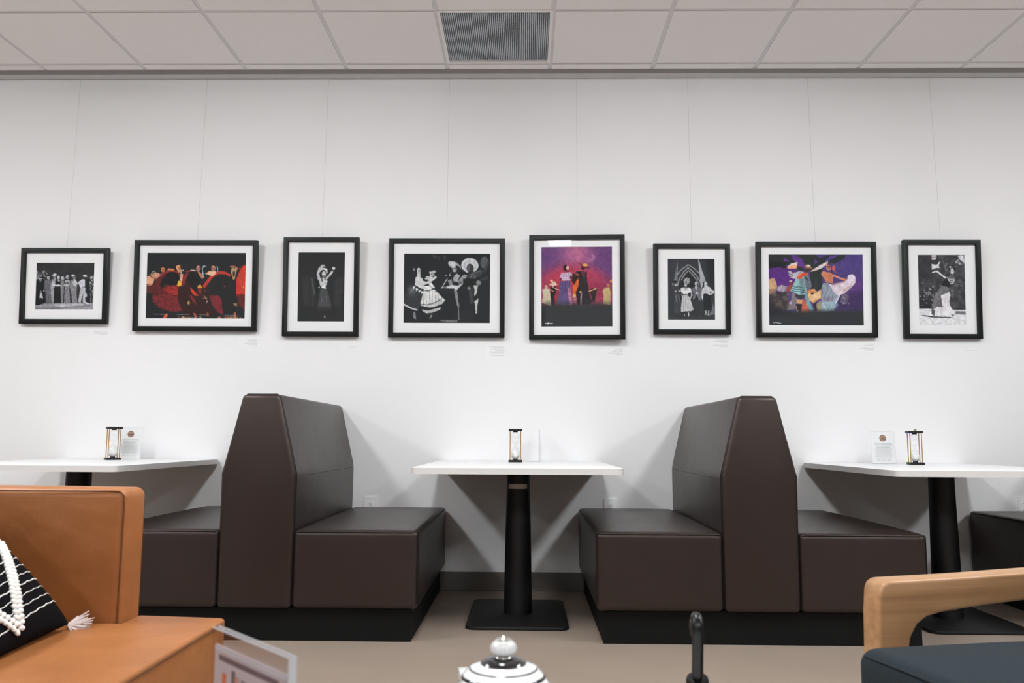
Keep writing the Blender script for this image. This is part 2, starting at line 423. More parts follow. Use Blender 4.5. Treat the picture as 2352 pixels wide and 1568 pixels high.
# ------------------------------------------------------------------ paper cards in acrylic stands
def words(bm, x0, x1, z, h, y, mi=0, fill=.86, al='c', w=None):
    """a line of unreadably small print: irregular strokes in word groups"""
    L = (x1 - x0) * (w or 1); xs = x0 + ((x1 - x0) - L) * {'l': 0, 'c': .5, 'r': 1}[al]; x = xs
    while x < xs + L:
        wl = random.uniform(.0025, .0075) * (h / .0014) ** .6; e = min(x + wl, xs + L)
        k = x
        while k < e:
            c = h * random.uniform(.45, .75); hh = h * random.choice((.62, .62, .7, 1, .9))
            v = [bm.verts.new((px, y, pz)) for px, pz in ((k, z), (min(k + c, e), z), (min(k + c, e), z + hh), (k, z + hh))]
            bm.faces.new(v).material_index = mi; k += c * random.uniform(1.15, 1.5)
        x = e + h * .8
def make_card():
    t = empty('table_card', (0, 0, 0)); w, hh = .127, .178
    bm = boxm(-w / 2 - .002, w / 2 + .002, -.0036, -.0024, 0, hh + .004); box(bm, -w / 2 - .002, w / 2 + .002, .0000, .0012, 0, hh + .004); box(bm, -w / 2 - .002, w / 2 + .002, -.0024, .055, 0, .0016)
    obj('acrylic_stand', bm, M_acr, t, False)
    bm = boxm(-w / 2, w / 2, -.0018, -.0006, .002, hh); p = obj('paper', bm, M_paper, t, False)
    bm = bmesh.new(); y = -.0020
    z = .112
    for k, wd in enumerate((.76, .80, .66, .6)): words(bm, -.06, .06, z - k * .0068, .0022, y, 1, w=wd)
    z = .0835
    for k in range(13): words(bm, -.06, .06, z - k * .0044, .0013, y, 0, w=.8 - .1 * random.random())
    for cx in (-.028, 0, .026): words(bm, cx - .009, cx + .009, .0195, .0026, y, 1)
    obj('lettering', bm, [M_ink, M_inkd], p, False)
    bm = bmesh.new()
    def disc(r, mi, yy, r2=0, n=48):
        o = [bm.verts.new((r * math.cos(2 * math.pi * k / n), yy, .143 + r * math.sin(2 * math.pi * k / n))) for k in range(n)]
        if r2:
            i = [bm.verts.new((r2 * math.cos(2 * math.pi * k / n), yy, .143 + r2 * math.sin(2 * math.pi * k / n))) for k in range(n)]
            for k in range(n): bm.faces.new((o[k], o[(k + 1) % n], i[(k + 1) % n], i[k])).material_index = mi
        else: bm.faces.new(o).material_index = mi
    disc(.0205, 2, -.00195, .0200); disc(.0178, 1, -.00195); disc(.0146, 0, -.0021)
    for pts in (((-.013, -.004), (-.006, .002), (-.002, -.001), (.004, .0035), (.009, -.001), (.0135, -.003), (.011, -.008), (0, -.0065), (-.009, -.0075)),):
        bm.faces.new([bm.verts.new((a, -.00225, .143 + b)) for a, b in pts]).material_index = 1
    for a in (-.006, 0, .006): bm.faces.new([bm.verts.new((a + u, -.00225, .143 + v_)) for u, v_ in ((-.0016, .005), (.0016, .005), (.001, .0095), (-.001, .0095))]).material_index = 1
    obj('round_emblem', bm, [M_rose, M_inkd, M_ink], p, False)
    return t
GC = 'paper cards in clear stands on the tables'
cd = make_card(); cd.location = (1.996, 4.70, .7352); cd.rotation_euler = (R(-5), 0, R(-3))
tag(cd, 'white card with round copper emblem on the right table, fully in view', 'table card', GC)
c2 = copy_tree(cd); c2.location = (-2.262, 4.735, .7352); c2.rotation_euler = (R(-5), 0, R(4)); tag(c2, 'white card with round emblem half hidden behind the left hourglass', 'table card', GC)
c3 = copy_tree(cd); c3.location = (.075, 4.76, .7352); c3.rotation_euler = (0, 0, R(90)); tag(c3, 'card stand on the middle table, seen edge on right of the hourglass', 'table card', GC)

# ------------------------------------------------------------------ sockets
def outlet():
    t = empty('wall_outlet', (0, 0, 0)); bm = boxm(-.0375, .0375, -.0065, -.0005, -.059, .059); obj('cover_plate', bevel(bm, .003, 2), M_white, t)
    for z in (-.0195, .0195):
        bm = prism([(.0165 * math.cos(2 * math.pi * k / 24), z + max(-.0135, min(.0135, .0165 * math.sin(2 * math.pi * k / 24)))) for k in range(24)], -.0085, -.0060, 'y')
        r_ = obj('receptacle', bm, M_white, t)
        bm = bmesh.new()
        for sx in (-.0065, .0065): box(bm, sx - .001, sx + .001, -.0089, -.0080, z - .001, z + .0075)
        box(bm, -.0025, .0025, -.0089, -.0080, z - .009, z - .0045); obj('slots', bm, M_dark, r_)
    return t
ot = outlet(); ot.location = (-.900, WALL, .4635); tag(ot, 'white wall outlet just above the seat right of the first booth back', 'outlet', 'white outlets on the picture wall')
o2 = copy_tree(ot); o2.location = (.490, WALL, .4625); tag(o2, 'white wall outlet above the seat right of the middle table', 'outlet', 'white outlets on the picture wall')
o3 = copy_tree(ot); o3.location = (2.857, WALL, .489); tag(o3, 'white wall outlet at the photo\'s right edge above the cut-off booth', 'outlet', 'white outlets on the picture wall')

# ------------------------------------------------------------------ photographs in the frames, painted as printed colour on a fine sheet
class Paint:
    """small raster in the zoomed coordinates of one print; becomes the vertex colours of a flat sheet"""
    def __init__(s, TL, TR, BL, nx, ny, bg):
        s.TL, s.U, s.V = map(lambda v: np.array(v, float), (TL, (TR[0] - TL[0], TR[1] - TL[1]), (BL[0] - TL[0], BL[1] - TL[1])))
        s.nx, s.ny = nx, ny; s.px = math.hypot(*s.U) / nx
        u, v = np.meshgrid(np.linspace(0, 1, nx), np.linspace(0, 1, ny))
        s.X = s.TL[0] + u * s.U[0] + v * s.V[0]; s.Y = s.TL[1] + u * s.U[1] + v * s.V[1]; s.u, s.v = u, v
        s.C = np.zeros((ny, nx, 3)) + np.array(bg, float); s.rs = np.random.RandomState(nx)
        dx, dy = s.noise(26) + .6 * s.noise(12) - .8, s.noise(26) + .6 * s.noise(12) - .8      # ragged, hand-sized edges
        s.X = s.X + dx * 9; s.Y = s.Y + dy * 9
    def mix(s, a, c): a = np.clip(a, 0, 1)[..., None]; s.C = s.C * (1 - a) + np.array(c, float) * a
    def p(s, c, pts, soft=8, k=1., tex=0):
        P = np.array(pts, float).reshape(-1, 2); n = len(P); d = np.full(s.X.shape, 1e9); ins = np.zeros(s.X.shape, bool)
        for i in range(n):
            a, b = P[i], P[(i + 1) % n]; ex, ey = b - a; wx, wy = s.X - a[0], s.Y - a[1]
            t = np.clip((wx * ex + wy * ey) / (ex * ex + ey * ey + 1e-9), 0, 1)
            d = np.minimum(d, np.hypot(wx - t * ex, wy - t * ey))
            with np.errstate(all='ignore'):
                ins ^= ((a[1] > s.Y) != (b[1] > s.Y)) & (s.X < (b[0] - a[0]) * (s.Y - a[1]) / (b[1] - a[1] + 1e-12) + a[0])
        sd = np.where(ins, d, -d); al = np.clip(sd / soft + .5, 0, 1) * k
        if tex: al = al * np.clip(1 - tex * s.noise(14) , 0, 1)
        s.mix(al, c)
    def e(s, c, x, y, rx, ry, soft=8, k=1., rot=0):
        a = R(rot); dx, dy = s.X - x, s.Y - y; q = np.hypot((dx * math.cos(a) + dy * math.sin(a)) / rx, (-dx * math.sin(a) + dy * math.cos(a)) / ry)
        s.mix(np.clip((1 - q) * min(rx, ry) / soft + .5, 0, 1) * k, c)
    def l(s, c, w, pts, soft=6, k=1.):
        P = np.array(pts, float).reshape(-1, 2); d = np.full(s.X.shape, 1e9)
        for a, b in zip(P[:-1], P[1:]):
            ex, ey = b - a; wx, wy = s.X - a[0], s.Y - a[1]; t = np.clip((wx * ex + wy * ey) / (ex * ex + ey * ey + 1e-9), 0, 1)
            d = np.minimum(d, np.hypot(wx - t * ex, wy - t * ey))
        s.mix(np.clip((w / 2 - d) / soft + .5, 0, 1) * k, c)
    def g(s, c, x, y, rx, ry, k=1., pw=2):
        s.mix(k * np.exp(-(((s.X - x) / rx) ** 2 + ((s.Y - y) / ry) ** 2) ** (pw / 2)), c)
    def face(s, c, *L):
        for x, y, r in zip(L[::3], L[1::3], L[2::3]):
            s.e(c, x + r * .62, y, r * .34, r * .95, soft=r * .5, k=.4); s.l(c, r * .24, (x - r * .5, y - r * .15, x - r * .1, y - r * .12), 5, .8); s.l(c, r * .24, (x + r * .18, y - r * .12, x + r * .55, y - r * .15), 5, .8)
            s.l(c, r * .16, (x, y, x - r * .06, y + r * .3), 5, .4); s.l(c, r * .22, (x - r * .25, y + r * .62, x + r * .25, y + r * .60), 5, .75)
    def noise(s, cell):
        m = max(2, int(s.ny * s.px / cell) + 2); n = max(2, int(s.nx * s.px / cell) + 2); a = s.rs.rand(m, n)
        yi = s.v * (m - 1.001); xi = s.u * (n - 1.001); y0, x0 = yi.astype(int), xi.astype(int); fy, fx = yi - y0, xi - x0
        return (a[y0, x0] * (1 - fx) + a[y0, x0 + 1] * fx) * (1 - fy) + (a[y0 + 1, x0] * (1 - fx) + a[y0 + 1, x0 + 1] * fx) * fy
    def grain(s, amt, cell=10):
        s.tex(48, .08, 70); s.C = s.C + ((s.noise(cell) - .5) * 2 * amt)[..., None]
    def tex(s, cell, amt, thr=30):
        lum = s.C.max(2); s.C = s.C * (1 + ((s.noise(cell) - .5) * 2 * amt * (lum > thr))[..., None])
    def spots(s, c, n, x0, y0, x1, y1, r0, r1, k=.8):
        for _ in range(n):
            r = s.rs.uniform(r0, r1); s.e(c, s.rs.uniform(x0, x1), s.rs.uniform(y0, y1), r, r * s.rs.uniform(.5, 1.4), soft=r * .8, k=k * s.rs.uniform(.4, 1))
    def hatch(s, c, pts, dirx, diry, step, w, k=.5, wob=12):
        m0 = s.C.copy(); nrm = math.hypot(dirx, diry); q = (s.X * (-diry) + s.Y * dirx) / nrm + wob * (s.noise(60) - .5) * 4
        ph = np.abs((q / step) % 1 - .5) * 2; a = np.clip((w - ph) * 3, 0, 1) * k
        m1 = s.C * (1 - a[..., None]) + np.array(c, float) * a[..., None]
        s.C = m1; full = s.C.copy(); s.C = m0
        P = np.array(pts, float).reshape(-1, 2); msk = Paint.inside(s, P); s.C = np.where(msk[..., None], full, m0)
    def inside(s, P):
        ins = np.zeros(s.X.shape, bool); n = len(P)
        for i in range(n):
            a, b = P[i], P[(i + 1) % n]
            with np.errstate(all='ignore'):
                ins ^= ((a[1] > s.Y) != (b[1] > s.Y)) & (s.X < (b[0] - a[0]) * (s.Y - a[1]) / (b[1] - a[1] + 1e-12) + a[0])
        return ins

def photo_row():            # 1: line of people on a stage, black and white
    q = Paint((222, 232), (1618, 238), (192, 1345), 150, 120, (38, 37, 40)); n = q.noise(120); q.C += ((n - .5) * 26)[..., None]
    q.p((150, 148, 156), (150, 1195, 1700, 1185, 1700, 1400, 150, 1400), 20); q.p((190, 188, 196), (600, 1225, 1000, 1205, 1300, 1200, 1400, 1240, 800, 1290), 20)
    q.l((90, 88, 94), 8, (560, 1330, 900, 1290, 1500, 1250)); q.p((88, 86, 92), (150, 1310, 700, 1290, 900, 1345, 150, 1345), 30, .7)
    q.p((12, 12, 14), (190, 600, 385, 560, 420, 900, 450, 1190, 280, 1240, 190, 1240), 12)
    q.spots((205, 205, 210), 34, 215, 430, 470, 620, 12, 26); q.spots((40, 40, 44), 16, 215, 450, 470, 600, 10, 20)
    q.p((170, 170, 175), (285, 600, 345, 600, 330, 700, 305, 700), 8); q.l((30, 30, 34), 14, (318, 620, 318, 700)); q.e((150, 150, 155), 240, 575, 30, 45)
    q.p((200, 200, 205), (310, 960, 355, 960, 385, 1075, 300, 1075), 8); q.e((140, 140, 145), 332, 925, 20, 25); q.e((150, 150, 155), 402, 905, 18, 25)
    q.p((92, 90, 96), (425, 640, 560, 640, 590, 800, 580, 1195, 450, 1215, 440, 900, 400, 860), 12); q.hatch((140, 138, 146), (425, 640, 560, 640, 590, 800, 580, 1195, 450, 1215), 0, 1, 40, .5, .6)
    q.e((195, 195, 200), 510, 585, 36, 48); q.e((40, 40, 44), 520, 535, 42, 24)
    q.p((165, 165, 172), (590, 640, 690, 600, 700, 780, 640, 830, 640, 1180, 590, 1190, 560, 800), 12); q.e((150, 150, 155), 655, 570, 32, 40); q.p((215, 215, 220), (595, 530, 640, 490, 700, 500, 705, 540, 620, 545), 10)
    q.p((10, 10, 12), (680, 650, 800, 660, 800, 850, 850, 1190, 650, 1195, 660, 880), 10); q.p((200, 200, 205), (690, 640, 770, 690, 790, 645, 745, 660), 8); q.e((210, 210, 215), 750, 590, 34, 46); q.l((215, 215, 220), 34, (600, 740, 700, 780, 850, 775)); q.l((215, 215, 220), 30, (700, 770, 880, 775, 950, 785))
    q.p((130, 130, 136), (800, 660, 880, 660, 880, 860, 860, 1180, 820, 1180, 800, 860), 14); q.e((190, 190, 195), 850, 605, 40, 44)
    q.p((120, 116, 126), (900, 790, 1010, 790, 1035, 1190, 890, 1190), 10); q.hatch((180, 176, 188), (900, 790, 1010, 790, 1035, 1190, 890, 1190), 0, 1, 44, .45, .7); q.p((185, 185, 190), (900, 655, 1020, 655, 1020, 790, 890, 790), 12); q.e((205, 205, 210), 967, 580, 44, 50); q.l((90, 90, 95), 14, (920, 580, 1010, 580)); q.p((60, 60, 66), (895, 700, 1000, 700, 1000, 760, 895, 740), 14, .7)
    q.p((150, 148, 154), (1045, 640, 1170, 640, 1200, 760, 1180, 900, 1205, 1185, 1080, 1190, 1060, 950, 1020, 800), 12, tex=.3); q.p((195, 195, 200), (1090, 680, 1165, 680, 1165, 800, 1110, 760), 20); q.e((205, 205, 210), 1100, 545, 50, 30); q.e((110, 110, 116), 1130, 590, 40, 50)
    q.l((205, 205, 210), 40, (1130, 640, 1200, 740)); q.p((205, 205, 212), (1215, 700, 1320, 630, 1390, 640, 1385, 800, 1270, 830), 12); q.e((60, 60, 64), 1385, 595, 34, 45); q.p((220, 220, 225), (1325, 555, 1360, 520, 1410, 520, 1440, 570, 1360, 570), 8)
    q.p((190, 188, 196), (1275, 820, 1400, 820, 1395, 1180, 1330, 1180, 1340, 960, 1280, 1190, 1225, 1170), 10); q.p((20, 20, 24), (1385, 650, 1500, 640, 1500, 1190, 1420, 1190), 14); q.p((225, 225, 230), (1330, 1160, 1400, 1165, 1480, 1210, 1430, 1220), 8); q.e((200, 200, 205), 1410, 1000, 22, 50)
    q.spots((210, 210, 215), 20, 1500, 560, 1600, 760, 10, 26); q.hatch((180, 180, 186), (1500, 700, 1600, 700, 1600, 1220, 1520, 1220), 0, 1, 50, .4, .8)
    q.face((70, 68, 74), 240, 575, 30, 332, 925, 18, 510, 590, 34, 655, 575, 30, 750, 595, 32, 850, 608, 34, 967, 600, 40, 1130, 600, 34, 1385, 600, 30)
    q.tex(18, 0.140, 50); q.grain(3.6); return q
def photo_red_skirts():     # 2
    q = Paint((112, 97), (2208, 95), (78, 1477), 232, 154, (34, 36, 38))
    q.p((95, 34, 38), (230, 900, 300, 640, 430, 520, 620, 460, 760, 500, 830, 600, 830, 800, 910, 1290, 700, 1345, 400, 1270, 230, 1130), 14); q.p((88, 40, 38), (95, 760, 260, 720, 230, 960, 95, 930), 14)
    q.l((155, 48, 44), 34, (330, 620, 450, 530, 620, 470, 740, 500, 815, 600)); q.p((26, 24, 26), (380, 770, 440, 630, 560, 510, 680, 488, 770, 540, 815, 640, 770, 750, 640, 790, 500, 750, 420, 840), 20)
    q.p((172, 50, 42), (440, 850, 640, 790, 800, 790, 790, 900, 740, 1010, 560, 950), 30); q.p((128, 42, 46), (225, 1010, 500, 950, 740, 1020, 800, 1130, 910, 1290, 650, 1330, 380, 1240, 240, 1120), 20)
    q.hatch((60, 22, 26), (225, 840, 830, 790, 910, 1290, 650, 1330, 380, 1240, 230, 1120), 1, .25, 34, .45, .75)
    q.p((52, 28, 26), (830, 700, 880, 600, 960, 490, 1060, 470, 1180, 510, 1260, 650, 1400, 800, 1440, 1180, 1560, 1400, 900, 1400, 760, 1100, 760, 880), 16)
    q.p((140, 42, 44), (870, 600, 960, 505, 985, 530, 930, 640, 900, 770, 850, 790), 14); q.l((170, 60, 50), 22, (950, 490, 1060, 468, 1130, 472)); q.p((27, 25, 27), (960, 620, 1000, 520, 1080, 484, 1180, 520, 1265, 660, 1240, 770, 1170, 890, 1090, 860, 1000, 760), 14)
    q.p((208, 60, 42), (1015, 815, 1080, 860, 1150, 950, 1215, 992, 1130, 1002, 1060, 940), 10); q.p((140, 44, 44), (1000, 980, 1080, 1010, 1140, 1120, 1150, 1190, 1080, 1120), 20, tex=.3); q.p((140, 44, 46), (1180, 830, 1270, 830, 1260, 960, 1200, 960), 20, .8)
    q.l((190, 58, 46), 66, (1320, 800, 1400, 680, 1500, 570, 1620, 510, 1720, 510, 1840, 560), 20); q.p((34, 33, 34), (1430, 900, 1470, 730, 1550, 600, 1680, 540, 1800, 555, 1920, 680, 1990, 800, 2010, 1200, 1900, 1420, 1720, 1400, 1680, 1100, 1560, 980), 20)
    q.p((132, 42, 48), (1430, 990, 1600, 985, 1680, 1060, 1690, 1200, 1725, 1395, 1600, 1340, 1480, 1180), 14); q.hatch((62, 22, 28), (1430, 990, 1600, 985, 1680, 1060, 1690, 1200, 1725, 1395, 1600, 1340, 1480, 1180), 1, .5, 34, .45, .75)
    q.p((202, 60, 45), (1990, 640, 2060, 420, 2140, 345, 2215, 350, 2205, 1000, 2000, 1000), 14); q.l((60, 25, 26), 20, (1985, 660, 2070, 440, 2150, 350)); q.p((112, 36, 38), (2000, 960, 2200, 960, 2195, 1320, 2060, 1190), 24); q.hatch((60, 22, 24), (2000, 960, 2200, 960, 2195, 1320, 2060, 1190), 1, .6, 34, .5, .7)
    q.p((225, 165, 130), (90, 600, 160, 580, 270, 620, 250, 730, 200, 770, 95, 745), 10); q.p((205, 150, 122), (200, 560, 280, 500, 400, 545, 320, 640, 170, 600), 12); q.l((150, 85, 60), 22, (160, 580, 230, 620, 300, 650)); q.e((60, 36, 32), 430, 430, 55, 40); q.e((205, 130, 85), 447, 455, 44, 52); q.l((180, 180, 180), 14, (190, 560, 220, 500, 270, 485)); q.e((185, 120, 80), 160, 775, 40, 20)
    q.p((200, 120, 85), (540, 440, 580, 425, 690, 440, 690, 470, 540, 470), 10); q.e((70, 45, 45), 815, 370, 36, 42); q.e((222, 155, 112), 772, 410, 48, 52); q.p((215, 145, 105), (740, 450, 840, 440, 810, 530, 760, 490), 10); q.l((215, 210, 200), 15, (828, 520, 845, 470, 885, 460))
    q.p((222, 170, 145), (820, 530, 875, 540, 850, 700, 800, 675), 10); q.p((232, 170, 70), (770, 685, 845, 690, 830, 800, 738, 790), 10); q.l((215, 200, 190), 20, (1040, 462, 1130, 468)); q.e((40, 28, 30), 1190, 375, 56, 40); q.e((192, 135, 118), 1195, 425, 46, 60); q.p((190, 120, 92), (1175, 480, 1230, 500, 1330, 605, 1280, 645, 1220, 590), 10)
    q.p((228, 160, 60), (1180, 790, 1240, 755, 1275, 830, 1180, 835), 10); q.e((60, 34, 30), 1510, 380, 48, 26); q.e((205, 140, 112), 1515, 420, 48, 52); q.p((228, 180, 150), (1335, 535, 1420, 478, 1560, 480, 1580, 520, 1490, 590), 12)
    q.l((165, 200, 220), 17, (1300, 600, 1290, 540, 1278, 440, 1310, 370, 1350, 385)); q.l((140, 180, 205), 17, (1598, 490, 1608, 420, 1590, 380)); q.p((185, 155, 115), (1880, 480, 1900, 400, 2020, 430, 1995, 500, 1960, 650, 1925, 660), 12, .95); q.p((35, 30, 28), (1920, 500, 1965, 470, 1960, 590, 1930, 600), 16); q.l((200, 120, 90), 26, (1880, 385, 1960, 380, 2020, 430))
    q.e((170, 130, 90), 990, 1145, 24, 36); q.e((160, 55, 70), 1750, 795, 18, 14); q.spots((200, 170, 130), 9, 1280, 880, 1380, 1180, 8, 22); q.p((190, 150, 105), (1930, 1150, 2010, 1145, 2005, 1210, 1940, 1190), 14, .8); q.e((240, 140, 50), 2145, 810, 14, 36)
    q.p((210, 96, 62), (490, 1370, 552, 1372, 520, 1478, 440, 1478), 8); q.p((170, 84, 66), (1085, 1355, 1130, 1360, 1165, 1440, 1120, 1440), 8); q.p((150, 80, 60), (1370, 1345, 1410, 1350, 1415, 1430, 1370, 1425), 8); q.p((180, 96, 66), (1940, 1340, 1980, 1340, 2000, 1440, 1930, 1450), 8)
    q.spots((225, 165, 90), 26, 740, 1435, 1010, 1480, 9, 20); q.spots((220, 190, 175), 26, 1010, 1440, 1330, 1480, 8, 20); q.spots((222, 140, 96), 40, 1590, 1435, 2130, 1480, 9, 22)
    for a in ((250, 1380, 480, 1385), (740, 1390, 1010, 1388), (1210, 1392, 1360, 1390), (1750, 1395, 2050, 1412)): q.l((170, 170, 180), 8, a, k=.8)
    q.face((90, 48, 38), 447, 460, 40, 772, 412, 42, 1195, 425, 42, 1515, 422, 42)
    q.tex(16, 0.125, 60); q.grain(4.8, 9); return q
def photo_lone_dancer():    # 3
    q = Paint((136, 78), (1072, 83), (100, 1450), 110, 160, (38, 39, 41))
    for x in (270, 330, 420, 880, 950): q.l((60, 60, 62), 60, (x + (x - 600) * .1, 600, x - 10, 1100), 50, .6)
    q.l((90, 90, 92), 34, (395, 600, 430, 780, 458, 910), 26, .8); q.p((26, 27, 29), (470, 600, 560, 560, 540, 800, 480, 950), 20)
    q.p((72, 73, 75), (570, 800, 690, 800, 760, 1000, 790, 1230, 500, 1240, 540, 950), 30); q.hatch((110, 111, 113), (560, 810, 700, 810, 770, 1180, 510, 1180), -.12, 1, 95, .3, .6); q.hatch((36, 37, 39), (560, 810, 700, 810, 770, 1180, 510, 1180), .12, 1, 80, .25, .6); q.p((36, 36, 38), (470, 1160, 820, 1160, 820, 1300, 470, 1300), 60, .7)
    q.p((205, 205, 208), (535, 600, 600, 580, 690, 590, 712, 660, 680, 760, 560, 740), 14); q.p((228, 228, 230), (590, 745, 670, 745, 680, 802, 590, 790), 8); q.l((190, 190, 194), 52, (545, 620, 525, 500, 560, 400, 625, 350), 12); q.l((200, 200, 202), 40, (690, 600, 750, 540, 810, 465), 10)
    q.e((60, 60, 62), 655, 370, 22, 26); q.l((160, 160, 162), 20, (610, 345, 650, 335, 660, 372)); q.p((60, 60, 62), (780, 440, 800, 390, 850, 420, 830, 460), 10); q.e((215, 215, 218), 840, 402, 28, 30)
    q.e((215, 215, 216), 635, 440, 78, 48); q.e((215, 215, 216), 690, 475, 26, 28); q.e((30, 30, 32), 628, 480, 58, 50); q.e((205, 205, 207), 640, 510, 40, 56); q.l((110, 110, 112), 8, (615, 495, 670, 500)); q.l((30, 30, 34), 10, (630, 545, 660, 545)); q.l((70, 70, 72), 22, (590, 560, 605, 650), 10); q.l((110, 110, 112), 26, (640, 580, 680, 630), 14)
    q.l((200, 200, 202), 14, (530, 785, 552, 770)); q.e((150, 150, 152), 652, 1352, 16, 20); q.tex(14, 0.110, 60); q.grain(5.4, 9); return q
def photo_singers():        # 4
    q = Paint((105, 62), (1837, 58), (95, 1440), 200, 160, (30, 34, 36)); q.spots((70, 72, 76), 10, 640, 100, 950, 190, 20, 40, .6)
    q.p((55, 57, 60), (100, 880, 200, 840, 330, 700, 500, 770, 500, 960, 400, 1180, 250, 1150, 100, 1040), 14); q.g((125, 125, 128), 260, 790, 80, 90, .8); q.hatch((28, 30, 33), (100, 880, 330, 700, 500, 790, 480, 1170, 100, 1100), -.35, 1, 50, .4, .6)
    for x, y in ((310, 730), (365, 770), (420, 800), (470, 825)): q.p((225, 225, 226), (x - 25, y - 20, x + 28, y - 10, x - 6, y + 45), 8)
    q.l((210, 210, 212), 30, (100, 1065, 180, 1110, 270, 1150, 370, 1180), 10); q.p((215, 215, 218), (335, 540, 400, 500, 480, 560, 520, 640, 505, 770, 420, 750, 330, 690), 10)
    q.p((222, 222, 222), (505, 790, 700, 755, 800, 850, 940, 990, 860, 1060, 700, 1120, 610, 1130, 450, 1100, 440, 1050), 10); q.hatch((95, 95, 98), (505, 800, 700, 765, 800, 860, 900, 980, 700, 1080, 450, 1060), .03, 1, 62, .28, .8, 6)
    q.l((50, 50, 53), 14, (445, 1060, 560, 1078, 700, 1045, 800, 1000, 880, 930), 6); q.hatch((90, 90, 93), (440, 1075, 560, 1090, 800, 1010, 890, 940, 930, 1000, 700, 1140, 450, 1130), 0, 1, 34, .4, .7)
    q.p((190, 190, 190), (470, 1170, 600, 1190, 850, 1120, 830, 1170, 700, 1225, 560, 1248, 490, 1210), 10); q.l((35, 36, 38), 16, (450, 1140, 600, 1165, 780, 1120, 860, 1090), 8)
    q.p((235, 235, 236), (508, 710, 610, 700, 680, 740, 640, 780, 508, 795), 8); q.l((25, 26, 28), 14, (508, 798, 600, 800, 700, 765)); q.l((40, 42, 44), 12, (345, 700, 430, 755, 505, 775)); q.p((235, 235, 236), (600, 640, 660, 640, 730, 740, 690, 745, 610, 690), 8)
    q.l((222, 222, 224), 50, (380, 560, 450, 620, 530, 640), 10); q.l((215, 215, 216), 46, (470, 680, 580, 640, 680, 580, 740, 530), 10); q.p((200, 200, 202), (520, 570, 560, 510, 690, 530, 690, 570, 600, 590), 12)
    q.e((28, 30, 32), 370, 385, 60, 55); q.e((210, 210, 212), 405, 405, 40, 62); q.l((60, 60, 62), 8, (385, 395, 430, 400)); q.p((205, 205, 208), (365, 440, 430, 450, 440, 520, 370, 510), 10); q.e((150, 150, 152), 310, 380, 22, 26, k=.9)
    q.e((185, 185, 188), 705, 440, 46, 40); q.e((150, 150, 154), 700, 475, 30, 34); q.e((25, 27, 29), 735, 465, 20, 30); q.e((215, 215, 216), 640, 440, 26, 26); q.p((190, 190, 190), (640, 470, 690, 480, 680, 530, 610, 520), 12)
    q.p((150, 150, 152), (300, 1215, 335, 1215, 355, 1365, 310, 1345, 290, 1300), 10, .9); q.p((150, 150, 150), (650, 1270, 685, 1290, 640, 1350, 620, 1345), 10, .9)
    q.e((150, 152, 156), 1120, 300, 140, 72, rot=26); q.e((200, 202, 206), 1105, 285, 112, 48, rot=26); q.e((42, 44, 46), 1170, 360, 60, 62); q.e((195, 195, 198), 1120, 370, 38, 60); q.l((40, 42, 44), 12, (1095, 355, 1145, 352)); q.e((60, 60, 62), 1115, 402, 12, 10)
    q.e((205, 207, 212), 1425, 296, 172, 148); q.e((170, 172, 177), 1425, 300, 120, 105, k=.6); q.e((214, 216, 220), 1425, 296, 100, 84, k=.8); q.e((58, 58, 60), 1430, 350, 70, 88); q.p((45, 46, 48), (1390, 420, 1500, 400, 1510, 500, 1400, 500), 14); q.e((100, 100, 102), 1400, 345, 32, 62, k=.8)
    q.e((88, 92, 96), 1720, 240, 82, 120, soft=20); q.p((60, 62, 66), (1720, 350, 1800, 160, 1780, 340, 1720, 460), 20)
    q.p((170, 172, 175), (1110, 500, 1170, 455, 1225, 500, 1180, 620, 1120, 620, 1090, 590), 12); q.p((130, 132, 135), (980, 590, 1060, 570, 1090, 680, 1020, 690), 12); q.p((205, 205, 208), (950, 720, 1060, 680, 1190, 700, 1300, 620, 1290, 660, 1160, 790, 1100, 750, 960, 755), 10); q.p((120, 122, 125), (835, 750, 870, 710, 960, 720, 940, 750), 10)
    q.p((150, 152, 154), (1200, 590, 1300, 480, 1380, 480, 1340, 580, 1260, 640), 14); q.p((62, 64, 66), (1380, 500, 1640, 400, 1720, 380, 1640, 500, 1500, 560, 1380, 560), 16); q.l((110, 112, 112), 16, (1420, 480, 1640, 400), 14); q.p((24, 26, 28), (1290, 560, 1500, 560, 1560, 680, 1380, 730, 1290, 660), 20); q.spots((150, 150, 150), 8, 1440, 500, 1560, 570, 8, 16); q.e((130, 132, 134), 1600, 640, 50, 50, soft=16); q.e((120, 120, 122), 1220, 620, 34, 34, soft=14)
    q.spots((190, 190, 190), 2, 935, 490, 975, 510, 14, 18, 1); q.e((190, 190, 190), 1025, 485, 14, 16); q.l((150, 150, 150), 9, (1030, 470, 1050, 420)); q.l((185, 185, 186), 16, (975, 560, 865, 740), 6)
    q.p((165, 166, 166), (1105, 775, 1165, 780, 1200, 1000, 1220, 1110, 1180, 1110, 1140, 960), 8, tex=.5); q.l((140, 141, 142), 22, (1195, 1100, 1210, 1360), 8, .8); q.p((70, 72, 74), (1400, 760, 1480, 740, 1490, 1050, 1440, 1060), 16, tex=.4); q.p((130, 130, 130), (1370, 750, 1430, 700, 1440, 760, 1410, 780), 10)
    q.p((200, 201, 200), (1500, 690, 1590, 690, 1560, 850, 1510, 900, 1520, 800), 10); q.p((205, 206, 205), (1515, 1010, 1600, 945, 1575, 1100, 1565, 1238, 1540, 1238, 1535, 1100), 8); q.p((62, 64, 68), (1640, 560, 1800, 500, 1780, 560, 1700, 600), 20, .8); q.p((110, 112, 114), (815, 1385, 900, 1370, 1180, 1370, 1180, 1420, 960, 1420), 10); q.p((40, 42, 48), (1240, 1200, 1480, 1210, 1480, 1400, 1240, 1400), 50, .7)
